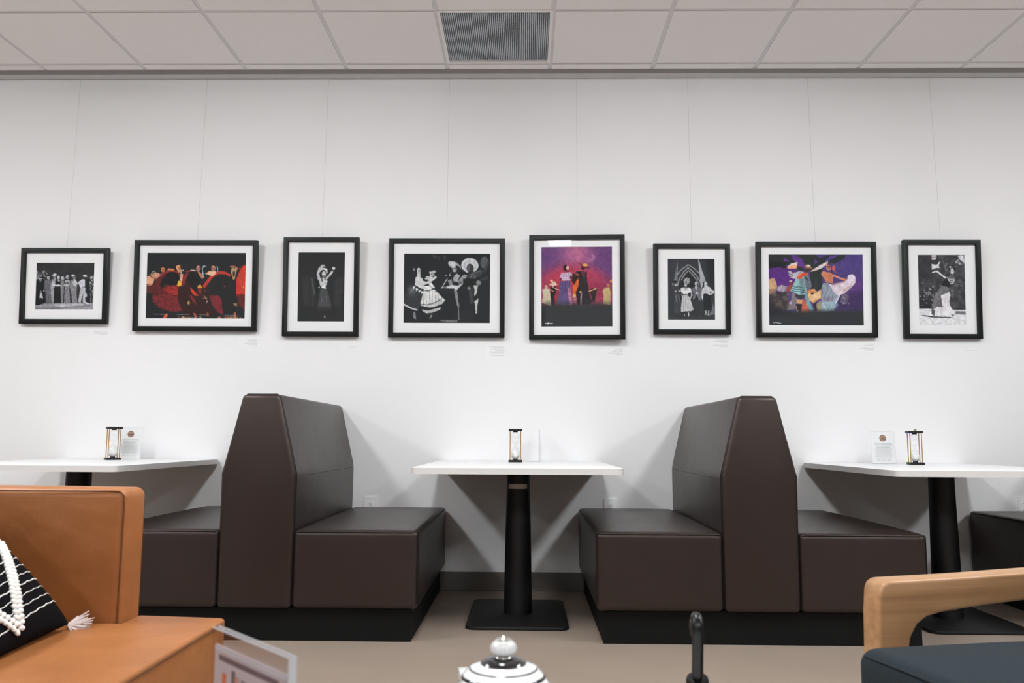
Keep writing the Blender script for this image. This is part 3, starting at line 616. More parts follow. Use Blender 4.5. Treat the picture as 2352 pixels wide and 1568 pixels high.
    q.face((60, 61, 64), 408, 405, 36, 1118, 375, 36); q.tex(14, 0.100, 60); q.grain(4.2, 9); return q
def photo_purple_couple():  # 5
    q = Paint((102, 125), (1288, 132), (98, 1452), 180, 200, (104, 66, 120)); q.g((200, 115, 150), 700, 260, 250, 260, .9); q.p((170, 60, 95), (60, 620, 350, 500, 700, 430, 1050, 520, 1330, 700, 1330, 1150, 60, 1150), 160, .9)
    q.g((190, 55, 72), 560, 640, 340, 170, .9); q.g((140, 40, 50), 350, 950, 180, 200, .7); q.g((135, 40, 65), 1000, 850, 200, 160, .7); q.p((110, 60, 100), (1180, 560, 1330, 560, 1330, 1000, 1180, 900), 120, .6); q.l((210, 150, 175), 30, (900, 380, 990, 320, 960, 270), 40, .5)
    q.p((48, 50, 52), (60, 1090, 1330, 1090, 1330, 1500, 60, 1500), 70); q.p((18, 22, 24), (98, 1100, 170, 1130, 150, 1452, 98, 1452), 50, .7)
    q.p((95, 78, 125), (425, 700, 580, 690, 600, 860, 625, 1090, 500, 1100, 365, 1060, 400, 900), 10); q.p((200, 130, 150), (545, 800, 590, 810, 622, 1080, 590, 1090, 550, 950), 20, .9); q.hatch((55, 42, 84), (425, 700, 580, 690, 600, 900, 400, 900), -.05, 1, 46, .35, .7); q.hatch((60, 48, 90), (395, 910, 600, 900, 625, 1085, 370, 1060), 1, .06, 44, .3, .7)
    q.p((205, 178, 205), (410, 640, 440, 560, 500, 560, 590, 545, 632, 600, 610, 650, 570, 690, 430, 690), 14); q.hatch((140, 105, 150), (430, 580, 600, 560, 600, 680, 430, 680), .4, 1, 44, .35, .6); q.e((125, 40, 60), 425, 665, 20, 26); q.e((110, 50, 45), 600, 635, 22, 30)
    q.e((38, 22, 30), 508, 480, 34, 52); q.e((235, 180, 165), 545, 478, 24, 40); q.p((130, 50, 60), (515, 510, 565, 510, 570, 550, 510, 550), 10)
    q.p((42, 24, 30), (630, 580, 660, 540, 760, 525, 850, 560, 870, 740, 900, 900, 940, 1090, 700, 1090, 680, 900, 650, 760, 610, 700), 12); q.p((220, 100, 40), (640, 770, 720, 650, 725, 760, 680, 880, 660, 960, 630, 900), 16); q.p((110, 45, 70), (760, 530, 820, 530, 840, 650, 860, 720, 800, 640), 16, .8); q.l((170, 90, 80), 40, (660, 560, 720, 600), 16, .7); q.p((40, 38, 44), (740, 650, 840, 640, 880, 900, 960, 1060, 830, 1090, 780, 900), 24, .9)
    q.l((30, 18, 24), 18, (852, 545, 858, 740)); q.e((60, 36, 34), 800, 485, 34, 34); q.l((70, 35, 55), 16, (730, 400, 790, 450, 900, 485)); q.e((240, 165, 90), 835, 438, 40, 30); q.l((90, 45, 40), 22, (790, 460, 900, 485)); q.l((190, 90, 100), 12, (650, 545, 760, 520)); q.e((220, 170, 100), 755, 880, 20, 18); q.l((185, 165, 175), 22, (770, 910, 762, 1080), 12, .8); q.e((220, 180, 110), 655, 940, 22, 30)
    q.spots((190, 170, 170), 7, 560, 1060, 940, 1120, 6, 12); q.p((185, 165, 145), (640, 960, 690, 960, 680, 1060, 640, 1040), 20, .6)
    q.p((205, 190, 160), (115, 850, 240, 820, 255, 900, 270, 1110, 110, 1050, 140, 930), 14); q.e((205, 165, 140), 185, 790, 28, 36); q.l((130, 50, 40), 14, (160, 745, 210, 760)); q.p((215, 205, 180), (120, 830, 180, 810, 240, 840, 235, 900, 140, 900), 12)
    q.e((225, 205, 180), 302, 752, 70, 18); q.e((220, 200, 170), 310, 728, 40, 26); q.e((225, 170, 120), 275, 695, 26, 24); q.p((28, 26, 28), (248, 800, 345, 790, 350, 850, 320, 950, 330, 1100, 270, 1110, 260, 930), 10); q.l((215, 200, 180), 10, (300, 770, 300, 800, 410, 848)); q.l((210, 140, 90), 14, (250, 830, 310, 868))
    q.p((40, 26, 26), (890, 850, 950, 820, 1040, 830, 1010, 960, 1000, 1060, 950, 1040, 930, 930), 14, .9); q.l((230, 190, 150), 16, (900, 870, 1010, 825)); q.l((150, 90, 70), 16, (1040, 830, 1020, 950, 990, 1050), 12, .7)
    q.p((195, 170, 120), (1120, 850, 1160, 810, 1240, 810, 1255, 900, 1250, 1100, 1130, 1080, 1140, 950), 16); q.e((190, 110, 80), 1215, 775, 28, 28); q.p((130, 75, 50), (1240, 760, 1290, 750, 1290, 900, 1250, 900), 16, .8); q.e((225, 130, 80), 1262, 705, 24, 30)
    q.p((48, 50, 52), (90, 1060, 1300, 1060, 1300, 1160, 90, 1160), 120, .75); q.l((220, 222, 224), 14, (165, 1400, 215, 1388, 200, 1402, 290, 1395)); q.e((230, 230, 230), 222, 1382, 10, 10)
    q.tex(14, 0.070, 70); q.grain(4.8, 9); return q
def photo_arch_group():     # 6
    q = Paint((133, 85), (1198, 87), (147, 1445), 115, 148, (52, 54, 58)); q.g((62, 62, 74), 300, 250, 200, 200, .5); q.p((30, 32, 35), (1000, 90, 1210, 90, 1210, 900, 1050, 600), 80, .7)
    q.p((125, 126, 132), (270, 600, 320, 380, 360, 130, 372, 300, 360, 640), 14, .8); q.p((170, 172, 178), (822, 86, 832, 86, 900, 300, 995, 590, 930, 660, 900, 780, 880, 700, 850, 380), 10)
    q.p((30, 31, 34), (460, 560, 605, 345, 750, 520, 860, 720, 860, 1000, 380, 1000, 380, 700), 20, .8)
    for w, k, pts in ((22, .85, (370, 430, 440, 330, 600, 218, 720, 290, 850, 410)), (24, .9, (358, 680, 420, 500, 500, 380, 598, 284, 700, 370, 800, 480, 880, 620)), (18, .95, (450, 555, 520, 440, 605, 348, 700, 440, 790, 560, 850, 690))): q.l((165, 166, 170), w, pts, 8, k)
    q.p((60, 60, 64), (250, 700, 380, 690, 430, 800, 420, 880, 290, 880, 250, 800), 14); q.p((95, 96, 104), (295, 880, 350, 880, 370, 1050, 330, 1060), 12); q.p((95, 96, 104), (360, 880, 400, 880, 430, 1040, 400, 1050), 12); q.p((72, 73, 80), (290, 1040, 420, 1040, 400, 1300, 290, 1300), 30, .6); q.e((185, 186, 190), 322, 650, 32, 48); q.e((28, 28, 32), 305, 600, 46, 28); q.l((30, 30, 34), 14, (305, 635, 350, 638)); q.e((120, 120, 126), 258, 660, 18, 40); q.e((225, 225, 225), 322, 808, 18, 12); q.e((225, 225, 225), 410, 800, 22, 12)
    q.e((120, 120, 124), 572, 580, 70, 76); q.spots((200, 200, 205), 24, 500, 510, 640, 640, 8, 20); q.e((215, 215, 218), 548, 672, 30, 42); q.l((90, 90, 94), 6, (530, 668, 566, 668)); q.p((228, 228, 230), (430, 750, 480, 725, 620, 730, 670, 760, 680, 830, 620, 840, 590, 880, 490, 870, 440, 820), 10); q.p((180, 180, 184), (500, 735, 600, 735, 550, 790), 10)
    q.p((205, 205, 208), (480, 890, 600, 890, 660, 1020, 725, 1225, 660, 1250, 440, 1265, 450, 1080), 10); q.hatch((80, 80, 86), (480, 890, 600, 890, 725, 1240, 440, 1265), .02, 1, 50, .3, .7, 6); q.l((190, 190, 194), 28, (670, 850, 690, 890, 650, 960), 8); q.l((190, 190, 194), 16, (455, 870, 470, 960), 8, .7); q.l((205, 205, 208), 18, (608, 1275, 618, 1360)); q.l((205, 205, 208), 14, (518, 1330, 522, 1360))
    q.p((112, 110, 120), (690, 740, 760, 705, 830, 705, 890, 740, 895, 860, 885, 1020, 830, 1000, 800, 890, 740, 990, 700, 990, 720, 870, 690, 830), 10); q.p((205, 205, 210), (755, 700, 808, 700, 790, 800, 775, 800), 8); q.l((120, 118, 124), 12, (782, 715, 780, 800)); q.e((200, 200, 204), 778, 645, 30, 46); q.l((120, 120, 124), 8, (760, 640, 798, 640)); q.e((225, 225, 225), 798, 852, 34, 16)
    q.p((200, 200, 205), (915, 760, 960, 715, 1070, 705, 1130, 770, 1195, 810, 1180, 860, 1090, 890, 1000, 860, 940, 870, 930, 1030, 900, 950, 898, 830), 10); q.p((35, 36, 38), (1085, 810, 1125, 830, 1095, 860), 6); q.e((30, 31, 33), 965, 645, 34, 52); q.e((210, 210, 212), 995, 648, 36, 50); q.p((200, 200, 204), (970, 680, 1030, 680, 1040, 720, 960, 720), 8)
    q.p((32, 36, 37), (950, 870, 1100, 890, 1140, 1000, 1150, 1230, 960, 1240, 935, 1050), 10); q.p((120, 122, 128), (1115, 950, 1150, 1080, 1195, 1200, 1210, 1320, 1060, 1345, 1130, 1230, 1140, 1100), 14, .9); q.p((165, 166, 170), (975, 1240, 1010, 1240, 1020, 1310, 970, 1355, 985, 1290), 8); q.p((165, 166, 170), (1045, 1240, 1075, 1240, 1060, 1355, 1035, 1355), 8)
    q.face((80, 80, 86), 322, 655, 28, 548, 676, 26, 778, 645, 28, 1000, 650, 32); q.l((90, 90, 96), 8, (160, 1400, 350, 1425, 600, 1415, 760, 1380), 8, .6); q.l((110, 110, 114), 8, (830, 1370, 900, 1372), 8, .7); q.tex(14, 0.090, 90); q.grain(4.8, 9); return q
def photo_tree_dancers():   # 7
    q = Paint((140, 72), (2035, 90), (150, 1480), 225, 168, (78, 63, 126)); q.p((92, 40, 128), (130, 300, 700, 250, 700, 760, 130, 760), 120, .95); q.g((105, 60, 130), 1900, 750, 260, 220, .7); q.p((60, 42, 84), (1500, 850, 2100, 800, 2100, 1200, 1500, 1150), 120, .8)
    q.p((40, 46, 46), (130, 60, 560, 60, 620, 120, 700, 260, 850, 420, 560, 270, 430, 310, 320, 340, 140, 320), 14); q.p((22, 26, 28), (140, 220, 560, 235, 430, 310, 260, 335, 140, 310), 30, .8); q.spots((24, 28, 30), 18, 150, 300, 540, 330, 16, 30, .9)
    q.p((45, 50, 50), (680, 70, 1140, 80, 1190, 150, 1400, 80, 1720, 90, 1640, 180, 1480, 270, 1340, 260, 1250, 330, 1210, 480, 1215, 780, 1090, 800, 960, 760, 980, 420, 880, 300, 820, 170, 720, 110), 14); q.p((84, 62, 140), (1100, 85, 1260, 80, 1235, 130, 1180, 155, 1120, 120), 10); q.p((84, 62, 140), (1075, 175, 1140, 230, 1065, 285), 8); q.p((82, 62, 140), (1270, 215, 1390, 110, 1560, 92, 1470, 150, 1360, 205, 1300, 230), 10); q.p((100, 50, 140), (445, 155, 500, 160, 575, 230, 450, 210), 8); q.p((100, 55, 142), (595, 120, 660, 100, 830, 190, 860, 270, 850, 345, 770, 345, 680, 240), 8)
    q.l((74, 80, 76), 26, (1095, 560, 1090, 760), 20, .6); q.p((44, 48, 50), (720, 300, 860, 360, 850, 430, 700, 370), 14)
    q.p((58, 52, 50), (140, 860, 500, 780, 560, 1180, 140, 1200), 60, .9); q.p((205, 165, 125), (145, 580, 230, 540, 270, 560, 320, 700, 300, 800, 150, 860), 12); q.p((135, 105, 92), (150, 760, 310, 760, 300, 850, 150, 880), 20, .7); q.spots((190, 175, 175), 12, 320, 700, 520, 800, 14, 34); q.p((180, 170, 185), (330, 730, 520, 700, 520, 790, 420, 830, 330, 790), 20, .7); q.p((60, 40, 66), (300, 800, 420, 820, 400, 870, 300, 860), 16, .8); q.e((110, 60, 55), 590, 640, 40, 36); q.e((210, 190, 170), 590, 605, 30, 18); q.p((165, 75, 55), (500, 740, 560, 690, 640, 660, 600, 790, 500, 830), 14, .9); q.spots((120, 105, 90), 30, 260, 850, 580, 1160, 16, 44, .5)
    q.p((225, 165, 105), (925, 780, 1060, 760, 1120, 830, 1190, 770, 1195, 940, 1040, 1045, 940, 980), 14); q.p((240, 205, 160), (930, 870, 1190, 800, 1180, 940, 1000, 1010), 30, .8); q.l((215, 120, 70), 22, (940, 790, 1080, 830), 14); q.p((50, 36, 32), (985, 840, 1060, 835, 1040, 870, 990, 865), 10); q.p((225, 170, 120), (705, 960, 780, 980, 830, 970, 820, 1060, 700, 1050), 14); q.p((45, 38, 40), (700, 1060, 830, 1060, 780, 1220, 710, 1200), 16); q.p((190, 95, 75), (820, 960, 880, 1000, 960, 1180, 970, 1300, 790, 1290, 800, 1150), 14); q.hatch((225, 150, 120), (820, 980, 880, 1000, 960, 1180, 960, 1290, 800, 1290), .3, 1, 40, .3, .5); q.p((55, 42, 48), (1030, 1050, 1100, 1030, 1110, 1200, 1050, 1180), 20); q.p((175, 165, 115), (1095, 1060, 1190, 990, 1190, 1180, 1120, 1270, 1110, 1180), 14, tex=.4); q.l((205, 170, 90), 18, (690, 1110, 710, 1180, 750, 1230), 8)
    q.p((130, 120, 128), (620, 830, 720, 860, 700, 1000, 660, 1170, 500, 1180, 580, 1050), 14); q.p((215, 185, 200), (560, 1030, 600, 1000, 600, 1060, 560, 1060), 14, .8); q.p((120, 160, 170), (850, 870, 930, 870, 950, 980, 1040, 1160, 1060, 1250, 980, 1270, 960, 1180, 900, 1060), 12); q.p((70, 110, 115), (980, 1170, 1060, 1160, 1080, 1270, 990, 1270), 14, .8); q.p((60, 55, 66), (660, 860, 870, 880, 840, 960, 720, 950, 690, 920), 12)
    q.p((150, 195, 198), (690, 560, 760, 480, 860, 470, 900, 560, 920, 860, 760, 880, 580, 800, 640, 680), 10); q.p((100, 120, 128), (760, 560, 850, 560, 880, 850, 780, 870), 30, .7); q.p((112, 116, 130), (850, 490, 940, 480, 1000, 640, 1010, 720, 980, 760, 900, 770, 860, 600), 12); q.l((24, 60, 66), 15, (850, 480, 900, 560, 960, 590)); q.l((24, 60, 66), 12, (870, 530, 930, 620))
    for y in (700, 745, 790): q.l((38, 60, 66), 12, (600 + (790 - y) * .3, y, 680, y + 28, 760, y + 22, 840, y + 44, 920, y + 30), 5)
    q.p((205, 195, 205), (540, 400, 600, 410, 630, 450, 760, 410, 860, 430, 740, 560, 640, 560, 580, 530, 545, 470), 12); q.l((40, 55, 62), 14, (545, 450, 600, 480, 625, 450)); q.l((40, 55, 62), 14, (575, 510, 610, 520, 640, 480)); q.l((70, 66, 74), 10, (740, 470, 800, 420)); q.p((222, 88, 52), (720, 520, 800, 450, 945, 440, 945, 490, 860, 500, 780, 570, 720, 560), 10)
    q.e((85, 55, 52), 915, 375, 46, 62); q.e((222, 205, 190), 940, 305, 50, 22); q.l((205, 130, 90), 24, (870, 290, 890, 340, 1010, 350), 8, .8); q.p((240, 170, 125), (510, 330, 590, 290, 725, 285, 715, 355, 540, 365), 8); q.p((232, 215, 212), (510, 325, 600, 260, 735, 232, 715, 285, 590, 300), 8); q.p((225, 215, 215), (970, 420, 1050, 370, 1180, 290, 1340, 218, 1330, 260, 1230, 345, 1080, 410), 8); q.l((232, 155, 115), 14, (1040, 405, 1110, 385), 8); q.e((235, 150, 110), 1305, 290, 22, 22)
    q.p((210, 130, 98), (1195, 450, 1250, 410, 1330, 440, 1430, 450, 1440, 540, 1430, 660, 1300, 640, 1260, 560, 1200, 490), 12); q.hatch((160, 80, 60), (1250, 430, 1430, 460, 1430, 650, 1300, 640), .1, 1, 40, .3, .6); q.e((205, 130, 110), 1350, 350, 50, 52); q.l((60, 36, 34), 16, (1330, 320, 1400, 325)); q.e((190, 90, 85), 1450, 360, 34, 56); q.l((60, 34, 44), 20, (1400, 400, 1420, 470), 10, .7); q.l((190, 90, 110), 12, (1470, 410, 1510, 465), 10); q.l((225, 140, 112), 38, (1450, 500, 1580, 560, 1700, 595), 8)
    q.p((152, 162, 178), (1200, 740, 1240, 650, 1330, 650, 1480, 860, 1560, 900, 1500, 1010, 1440, 1200, 1190, 1220, 1195, 950), 14); q.p((225, 210, 222), (1330, 655, 1440, 690, 1650, 640, 1720, 590, 1760, 490, 1830, 480, 1875, 530, 1885, 640, 1800, 740, 1650, 860, 1540, 900, 1460, 850), 14); q.p((225, 175, 170), (1420, 670, 1700, 600, 1700, 625, 1450, 690), 14, .8); q.e((235, 222, 240), 1800, 560, 80, 76, soft=14); q.p((195, 165, 160), (1640, 760, 1800, 700, 1780, 760, 1620, 860), 30, .8)
    q.face((80, 40, 38), 915, 380, 40, 1345, 345, 40); q.hatch((96, 96, 122), (1200, 740, 1330, 650, 1480, 860, 1430, 1000, 1200, 1000), -.3, 1, 80, .35, .6); q.p((120, 85, 110), (1220, 920, 1460, 920, 1440, 1010, 1210, 1010), 24, .4, tex=.5); q.p((150, 185, 195), (1200, 1040, 1500, 1010, 1540, 1090, 1430, 1200, 1190, 1220), 24, .6); q.l((220, 225, 235), 26, (1560, 890, 1520, 980, 1480, 1040), 14); q.l((195, 210, 220), 20, (1230, 1050, 1300, 1190), 14, .8); q.l((190, 205, 215), 20, (1390, 1060, 1440, 1190), 14, .8); q.p((120, 112, 122), (1600, 880, 1740, 860, 1750, 930, 1700, 1060, 1580, 1000), 34, .8, tex=.5); q.spots((175, 168, 175), 14, 1590, 880, 1750, 1060, 8, 24, .6)
    q.p((46, 49, 51), (130, 1200, 2100, 1180, 2100, 1560, 130, 1560), 90, .97); q.p((34, 34, 42), (140, 1000, 420, 1180, 620, 1240, 140, 1300), 90, .7); q.l((215, 215, 220), 12, (240, 1435, 275, 1415, 330, 1430, 390, 1435)); q.tex(14, 0.080, 70); q.grain(4.2, 9); return q
def photo_garden_dancer():  # 8
    q = Paint((125, 88), (1120, 95), (165, 1560), 112, 165, (64, 64, 68)); q.C += ((q.noise(60) - .5) * 34)[..., None]; q.p((40, 40, 46), (130, 950, 470, 930, 450, 1220, 150, 1220), 50, .8); q.p((52, 52, 55), (130, 90, 420, 90, 430, 560, 140, 560), 40, .5)
    q.p((225, 218, 226), (425, 100, 520, 95, 530, 150, 500, 200, 425, 195), 14); q.l((80, 78, 84), 12, (430, 142, 520, 138)); q.p((228, 224, 228), (425, 290, 520, 300, 560, 280, 590, 235, 605, 260, 575, 320, 595, 365, 500, 375, 430, 405), 14); q.p((228, 225, 230), (980, 130, 1040, 100, 1080, 110, 1080, 160, 1125, 190, 1130, 270, 1070, 240, 1010, 190), 16); q.spots((200, 198, 204), 16, 930, 100, 1130, 340, 14, 36, .8); q.spots((175, 175, 178), 20, 160, 620, 470, 1160, 8, 20, .9); q.spots((120, 120, 124), 26, 800, 600, 1150, 1100, 14, 34, .6); q.spots((150, 150, 152), 8, 650, 160, 760, 520, 16, 34, .7); q.l((190, 190, 192), 12, (935, 275, 970, 205)); q.spots((180, 180, 182), 12, 310, 760, 420, 960, 8, 24, .8)
    q.p((236, 234, 238), (100, 1222, 480, 1222, 900, 1245, 1200, 1250, 1200, 1700, 100, 1700), 10); q.p((120, 120, 124), (930, 1272, 1160, 1275, 1160, 1345, 920, 1335), 8); q.l((150, 150, 154), 10, (300, 1262, 440, 1262), 8, .7); q.l((150, 150, 154), 6, (930, 1362, 1160, 1372), 6, .7); q.p((40, 42, 46), (190, 1350, 320, 1358, 480, 1378, 820, 1392, 890, 1415, 700, 1405, 440, 1400, 290, 1375), 8)
    q.p((120, 118, 122), (640, 720, 780, 770, 800, 860, 600, 950, 560, 1060, 640, 1090, 640, 1190, 500, 1260, 480, 1360, 430, 1320, 450, 1100, 500, 940, 560, 840), 14, tex=.3); q.p((232, 230, 234), (620, 940, 740, 900, 800, 860, 820, 940, 800, 1060, 810, 1140, 880, 1250, 940, 1300, 900, 1410, 820, 1380, 500, 1370, 480, 1230, 540, 1180, 660, 1180, 640, 1080), 12); q.p((92, 90, 96), (560, 1060, 640, 1070, 640, 1160, 690, 1180, 600, 1190, 560, 1120), 16); q.p((70, 70, 76), (430, 1210, 500, 1260, 490, 1370, 430, 1330), 16, .8); q.spots((150, 148, 152), 30, 450, 860, 640, 1240, 10, 26, .6)
    q.p((34, 34, 38), (650, 660, 730, 600, 780, 590, 830, 700, 800, 780, 650, 740), 12); q.l((225, 225, 228), 34, (720, 575, 640, 520, 540, 440), 8); q.l((225, 225, 228), 22, (540, 440, 500, 440, 440, 465), 8); q.p((100, 100, 104), (760, 570, 820, 520, 900, 540, 910, 640, 880, 700, 810, 680, 770, 620), 14); q.l((215, 215, 218), 14, (770, 620, 830, 660, 905, 640)); q.l((215, 215, 218), 14, (750, 570, 800, 610, 870, 610)); q.l((215, 215, 218), 16, (815, 700, 880, 690, 905, 600)); q.e((26, 26, 30), 850, 380, 66, 66); q.e((220, 220, 224), 858, 440, 38, 62); q.l((50, 50, 54), 10, (835, 430, 880, 440)); q.l((60, 60, 62), 9, (840, 478, 872, 474)); q.spots((205, 205, 208), 9, 775, 330, 890, 375, 9, 18); q.spots((30, 30, 34), 3, 850, 1340, 930, 1360, 8, 14, 1); q.tex(14, 0.070, 60); q.grain(4.8, 9); return q

M_print = bpy.data.materials.new('photo_print'); M_print.use_nodes = True
_b = M_print.node_tree.nodes['Principled BSDF']; _b.inputs['Roughness'].default_value = .6; _b.inputs['Specular IOR Level'].default_value = .15
_a = M_print.node_tree.nodes.new('ShaderNodeVertexColor'); _a.layer_name = 'ink'; M_print.node_tree.links.new(_a.outputs['Color'], _b.inputs['Base Color'])

def print_sheet(q, x0, x1, z0, z1, y, parent):
    nx, ny = q.nx, q.ny; xs = np.linspace(x0, x1, nx); zs = np.linspace(z1, z0, ny); X, Z = np.meshgrid(xs, zs)
    co_ = np.stack([X, np.full_like(X, y), Z], -1).reshape(-1, 3)
    i = np.arange(ny * nx).reshape(ny, nx); F_ = np.stack([i[:-1, :-1], i[1:, :-1], i[1:, 1:], i[:-1, 1:]], -1).reshape(-1, 4)
    me = bpy.data.meshes.new('print'); me.vertices.add(len(co_)); me.vertices.foreach_set('co', co_.ravel()); me.loops.add(F_.size); me.loops.foreach_set('vertex_index', F_.ravel().astype(np.int32))
    me.polygons.add(len(F_)); me.polygons.foreach_set('loop_start', np.arange(0, F_.size, 4, dtype=np.int32)); me.update(calc_edges=True)
    c = me.color_attributes.new('ink', 'FLOAT_COLOR', 'POINT'); L = s2l(np.clip(q.C, 2, 252)) * .96
    c.data.foreach_set('color', np.concatenate([L.reshape(-1, 3), np.ones((nx * ny, 1))], 1).astype(np.float32).ravel())
    me.materials.append(M_print); o = bpy.data.objects.new('print', me); COL.objects.link(o); o.parent = parent; return o

# x0, x1, z0, z1 of the frame; x0, x1, z0, z1 of the print; painter; label; lean and turn in degrees; caption lines (right-aligned widths)
FR = [
 ((-3.030, -2.5025, 1.5315, 1.9865), (-2.942, -2.591, 1.618, 1.899), photo_row, 'small framed black and white photo of a line of people on a stage', 3.6, 0, (.095, .082, .09, .06), (-2.501, 1.489)),
 ((-2.3445, -1.6045, 1.490, 2.034), (-2.272, -1.677, 1.565, 1.960), photo_red_skirts, 'framed colour photo of dancers swirling big red skirts', 3.8, 0, (.022, .052, .06, .058, 0, .078, .07, .05), (-1.602, 1.449)),
 ((-1.449, -.9965, 1.461, 2.0525), (-1.362, -1.083, 1.550, 1.964), photo_lone_dancer, 'upright framed black and white photo of one woman with raised arms', 3.5, 0, (.058, .048), (-1.006, 1.408)),
 ((-.8175, -.1285, 1.457, 2.047), (-.730, -.216, 1.543, 1.958), photo_singers, 'framed black and white photo of two dancers beside singers in wide hats', 3.3, 0, (.092, .072, 0, .084, .088, .055, .09, .088, .07, 0, .088, .06), (-.128, 1.409)),
 ((.0175, .5815, 1.4455, 2.067), (.089, .508, 1.522, 1.997), photo_purple_couple, 'framed colour photo of a dancing couple on purple and red', 2.79, -2.6, (.02, .048, .055, .064, 0, .088, .075, .05), (.571, 1.399)),
 ((.751, 1.2025, 1.481, 2.017), (.836, 1.114, 1.567, 1.929), photo_arch_group, 'upright framed black and white photo of four people before pointed arches', 3.6, 0, (.07, .09, .085, .05, 0, .08, .09, .06, .05), (1.193, 1.452)),
 ((1.356, 2.0595, 1.4645, 2.0285), (1.430, 1.984, 1.535, 1.956), photo_tree_dancers, 'framed colour photo of dancers in white under a dark tree on purple', 3.7, 0, (.03, .058, .066, 0, .078, .088, .06, .045), (2.046, 1.430)),
 ((2.217, 2.6685, 1.4595, 2.0415), (2.306, 2.579, 1.540, 1.955), photo_garden_dancer, 'upright framed black and white photo of a dancer in a ruffled dress outdoors', 3.7, 0, (.088,), (2.652, 1.396)),
]
WX = (-2.770, -1.979, -1.2256, -.478, .303, .983, 1.714, 2.451)
short = ['photo of the line of people', 'red skirts photo', 'photo of the lone dancer', 'photo with the singers', 'purple couple photo', 'photo with the pointed arches', 'photo with the dark tree', 'garden dancer photo']
FD = .030
for k, (fr, pr_, fn, lab, lean, turn, cap, cpos) in enumerate(FR):
    w_, h_ = fr[1] - fr[0], (fr[3] - fr[2]) / math.cos(R(lean)); cx = (fr[0] + fr[1]) / 2
    t = empty('picture_frame', (cx, WALL - .0015, fr[2]), 0, lab, 'framed photo', 'black framed photos hung in a row')
    t.rotation_euler = (R(lean), 0, R(turn))
    if turn: t.location.y -= abs(math.sin(R(turn))) * w_ / 2 + .001
    fw = .0285; a, b = w_ / 2, w_ / 2 - fw
    bm = bmesh.new()
    O = [(-a, 0), (a, 0), (a, h_), (-a, h_)]; I = [(-b, fw), (b, fw), (b, h_ - fw), (-b, h_ - fw)]
    for yy0, yy1 in ((-FD, 0),):
        VO = [[bm.verts.new((x, y, z)) for x, z in O] for y in (yy0, yy1)]; VI = [[bm.verts.new((x, y, z)) for x, z in I] for y in (yy0, yy1)]
        for i in range(4):
            j = (i + 1) % 4
            bm.faces.new((VO[0][i], VO[0][j], VI[0][j], VI[0][i])); bm.faces.new((VO[1][i], VO[1][j], VI[1][j], VI[1][i])); bm.faces.new((VO[0][i], VO[0][j], VO[1][j], VO[1][i])); bm.faces.new((VI[0][i], VI[0][j], VI[1][j], VI[1][i]))
    bmesh.ops.recalc_face_normals(bm, faces=bm.faces); bevel(bm, .0012, 2)
    obj('frame_moulding', bm, M_fram, t)
    px0, px1 = pr_[0] - cx, pr_[1] - cx; pz0, pz1 = pr_[2] - fr[2], (pr_[3] - fr[2])
    obj('backing_board', boxm(-b + .0005, b - .0005, -.008, -.004, fw + .0005, h_ - fw - .0005), M_plinth, t, False)
    bm = bmesh.new()   # mat board with bevelled window
    O = [(-b, fw), (b, fw), (b, h_ - fw), (-b, h_ - fw)]; I = [(px0, pz0), (px1, pz0), (px1, pz1), (px0, pz1)]; I2 = [(px0 + .001, pz0 + .001), (px1 - .001, pz0 + .001), (px1 - .001, pz1 - .001), (px0 + .001, pz1 - .001)]
    A = [bm.verts.new((x, -.0165, z)) for x, z in O]; B = [bm.verts.new((x, -.0165, z)) for x, z in I]; C2 = [bm.verts.new((x, -.0150, z)) for x, z in I2]
    for i in range(4): j = (i + 1) % 4; bm.faces.new((A[i], A[j], B[j], B[i])); bm.faces.new((B[i], B[j], C2[j], C2[i]))
    obj('mat_board', bm, M_matb, t, False)
    print_sheet(fn(), px0 - .001, px1 + .001, pz0 - .001, pz1 + .001, -.0145, t)
    bm = bmesh.new(); bm.faces.new([bm.verts.new((x, -.0185, z)) for x, z in O]); obj('glazing', bm, M_glaz, t, False)
    # hanging wire from the picture rail
    top = Vector((WX[k], WALL - .006, CEIL + .008)); bot = Vector((cx + (WX[k] - cx) * .9, WALL - .0025 - math.sin(R(lean)) * h_ * .93, fr[3] - .035))
    bm = bmesh.new(); mid = [top.lerp(bot, i / 6) for i in range(7)]; tube(bm, mid, .0006, 6)
    tag(obj('hanging_wire', bm, M_wire), 'thin picture wire running from the rail down to the ' + short[k], 'wire', 'thin picture wires')
    # small caption on the wall, right-aligned print too small to read
    bm = bmesh.new(); x1, z1 = cpos; nl = len(cap); hh = nl * .0052 + .012
    box(bm, x1 - .112, x1 + .006, -.0009, -.0001, z1 - hh + .004, z1 + .006)
    c_o = obj('wall_caption', bm, mat('caption_film', (.815, .805, .815, 1), .5, .35), None, False); c_o.location.y = WALL
    tag(c_o, 'small caption with grey print under the ' + short[k], 'caption', 'captions under the photos')
    bm = bmesh.new()
    for j, wd in enumerate(cap):
        if wd: words(bm, x1 - wd, x1, z1 - .004 - j * .0052, .0021, -.0011)
    l_o = obj('lettering', bm, M_ink, c_o, False)

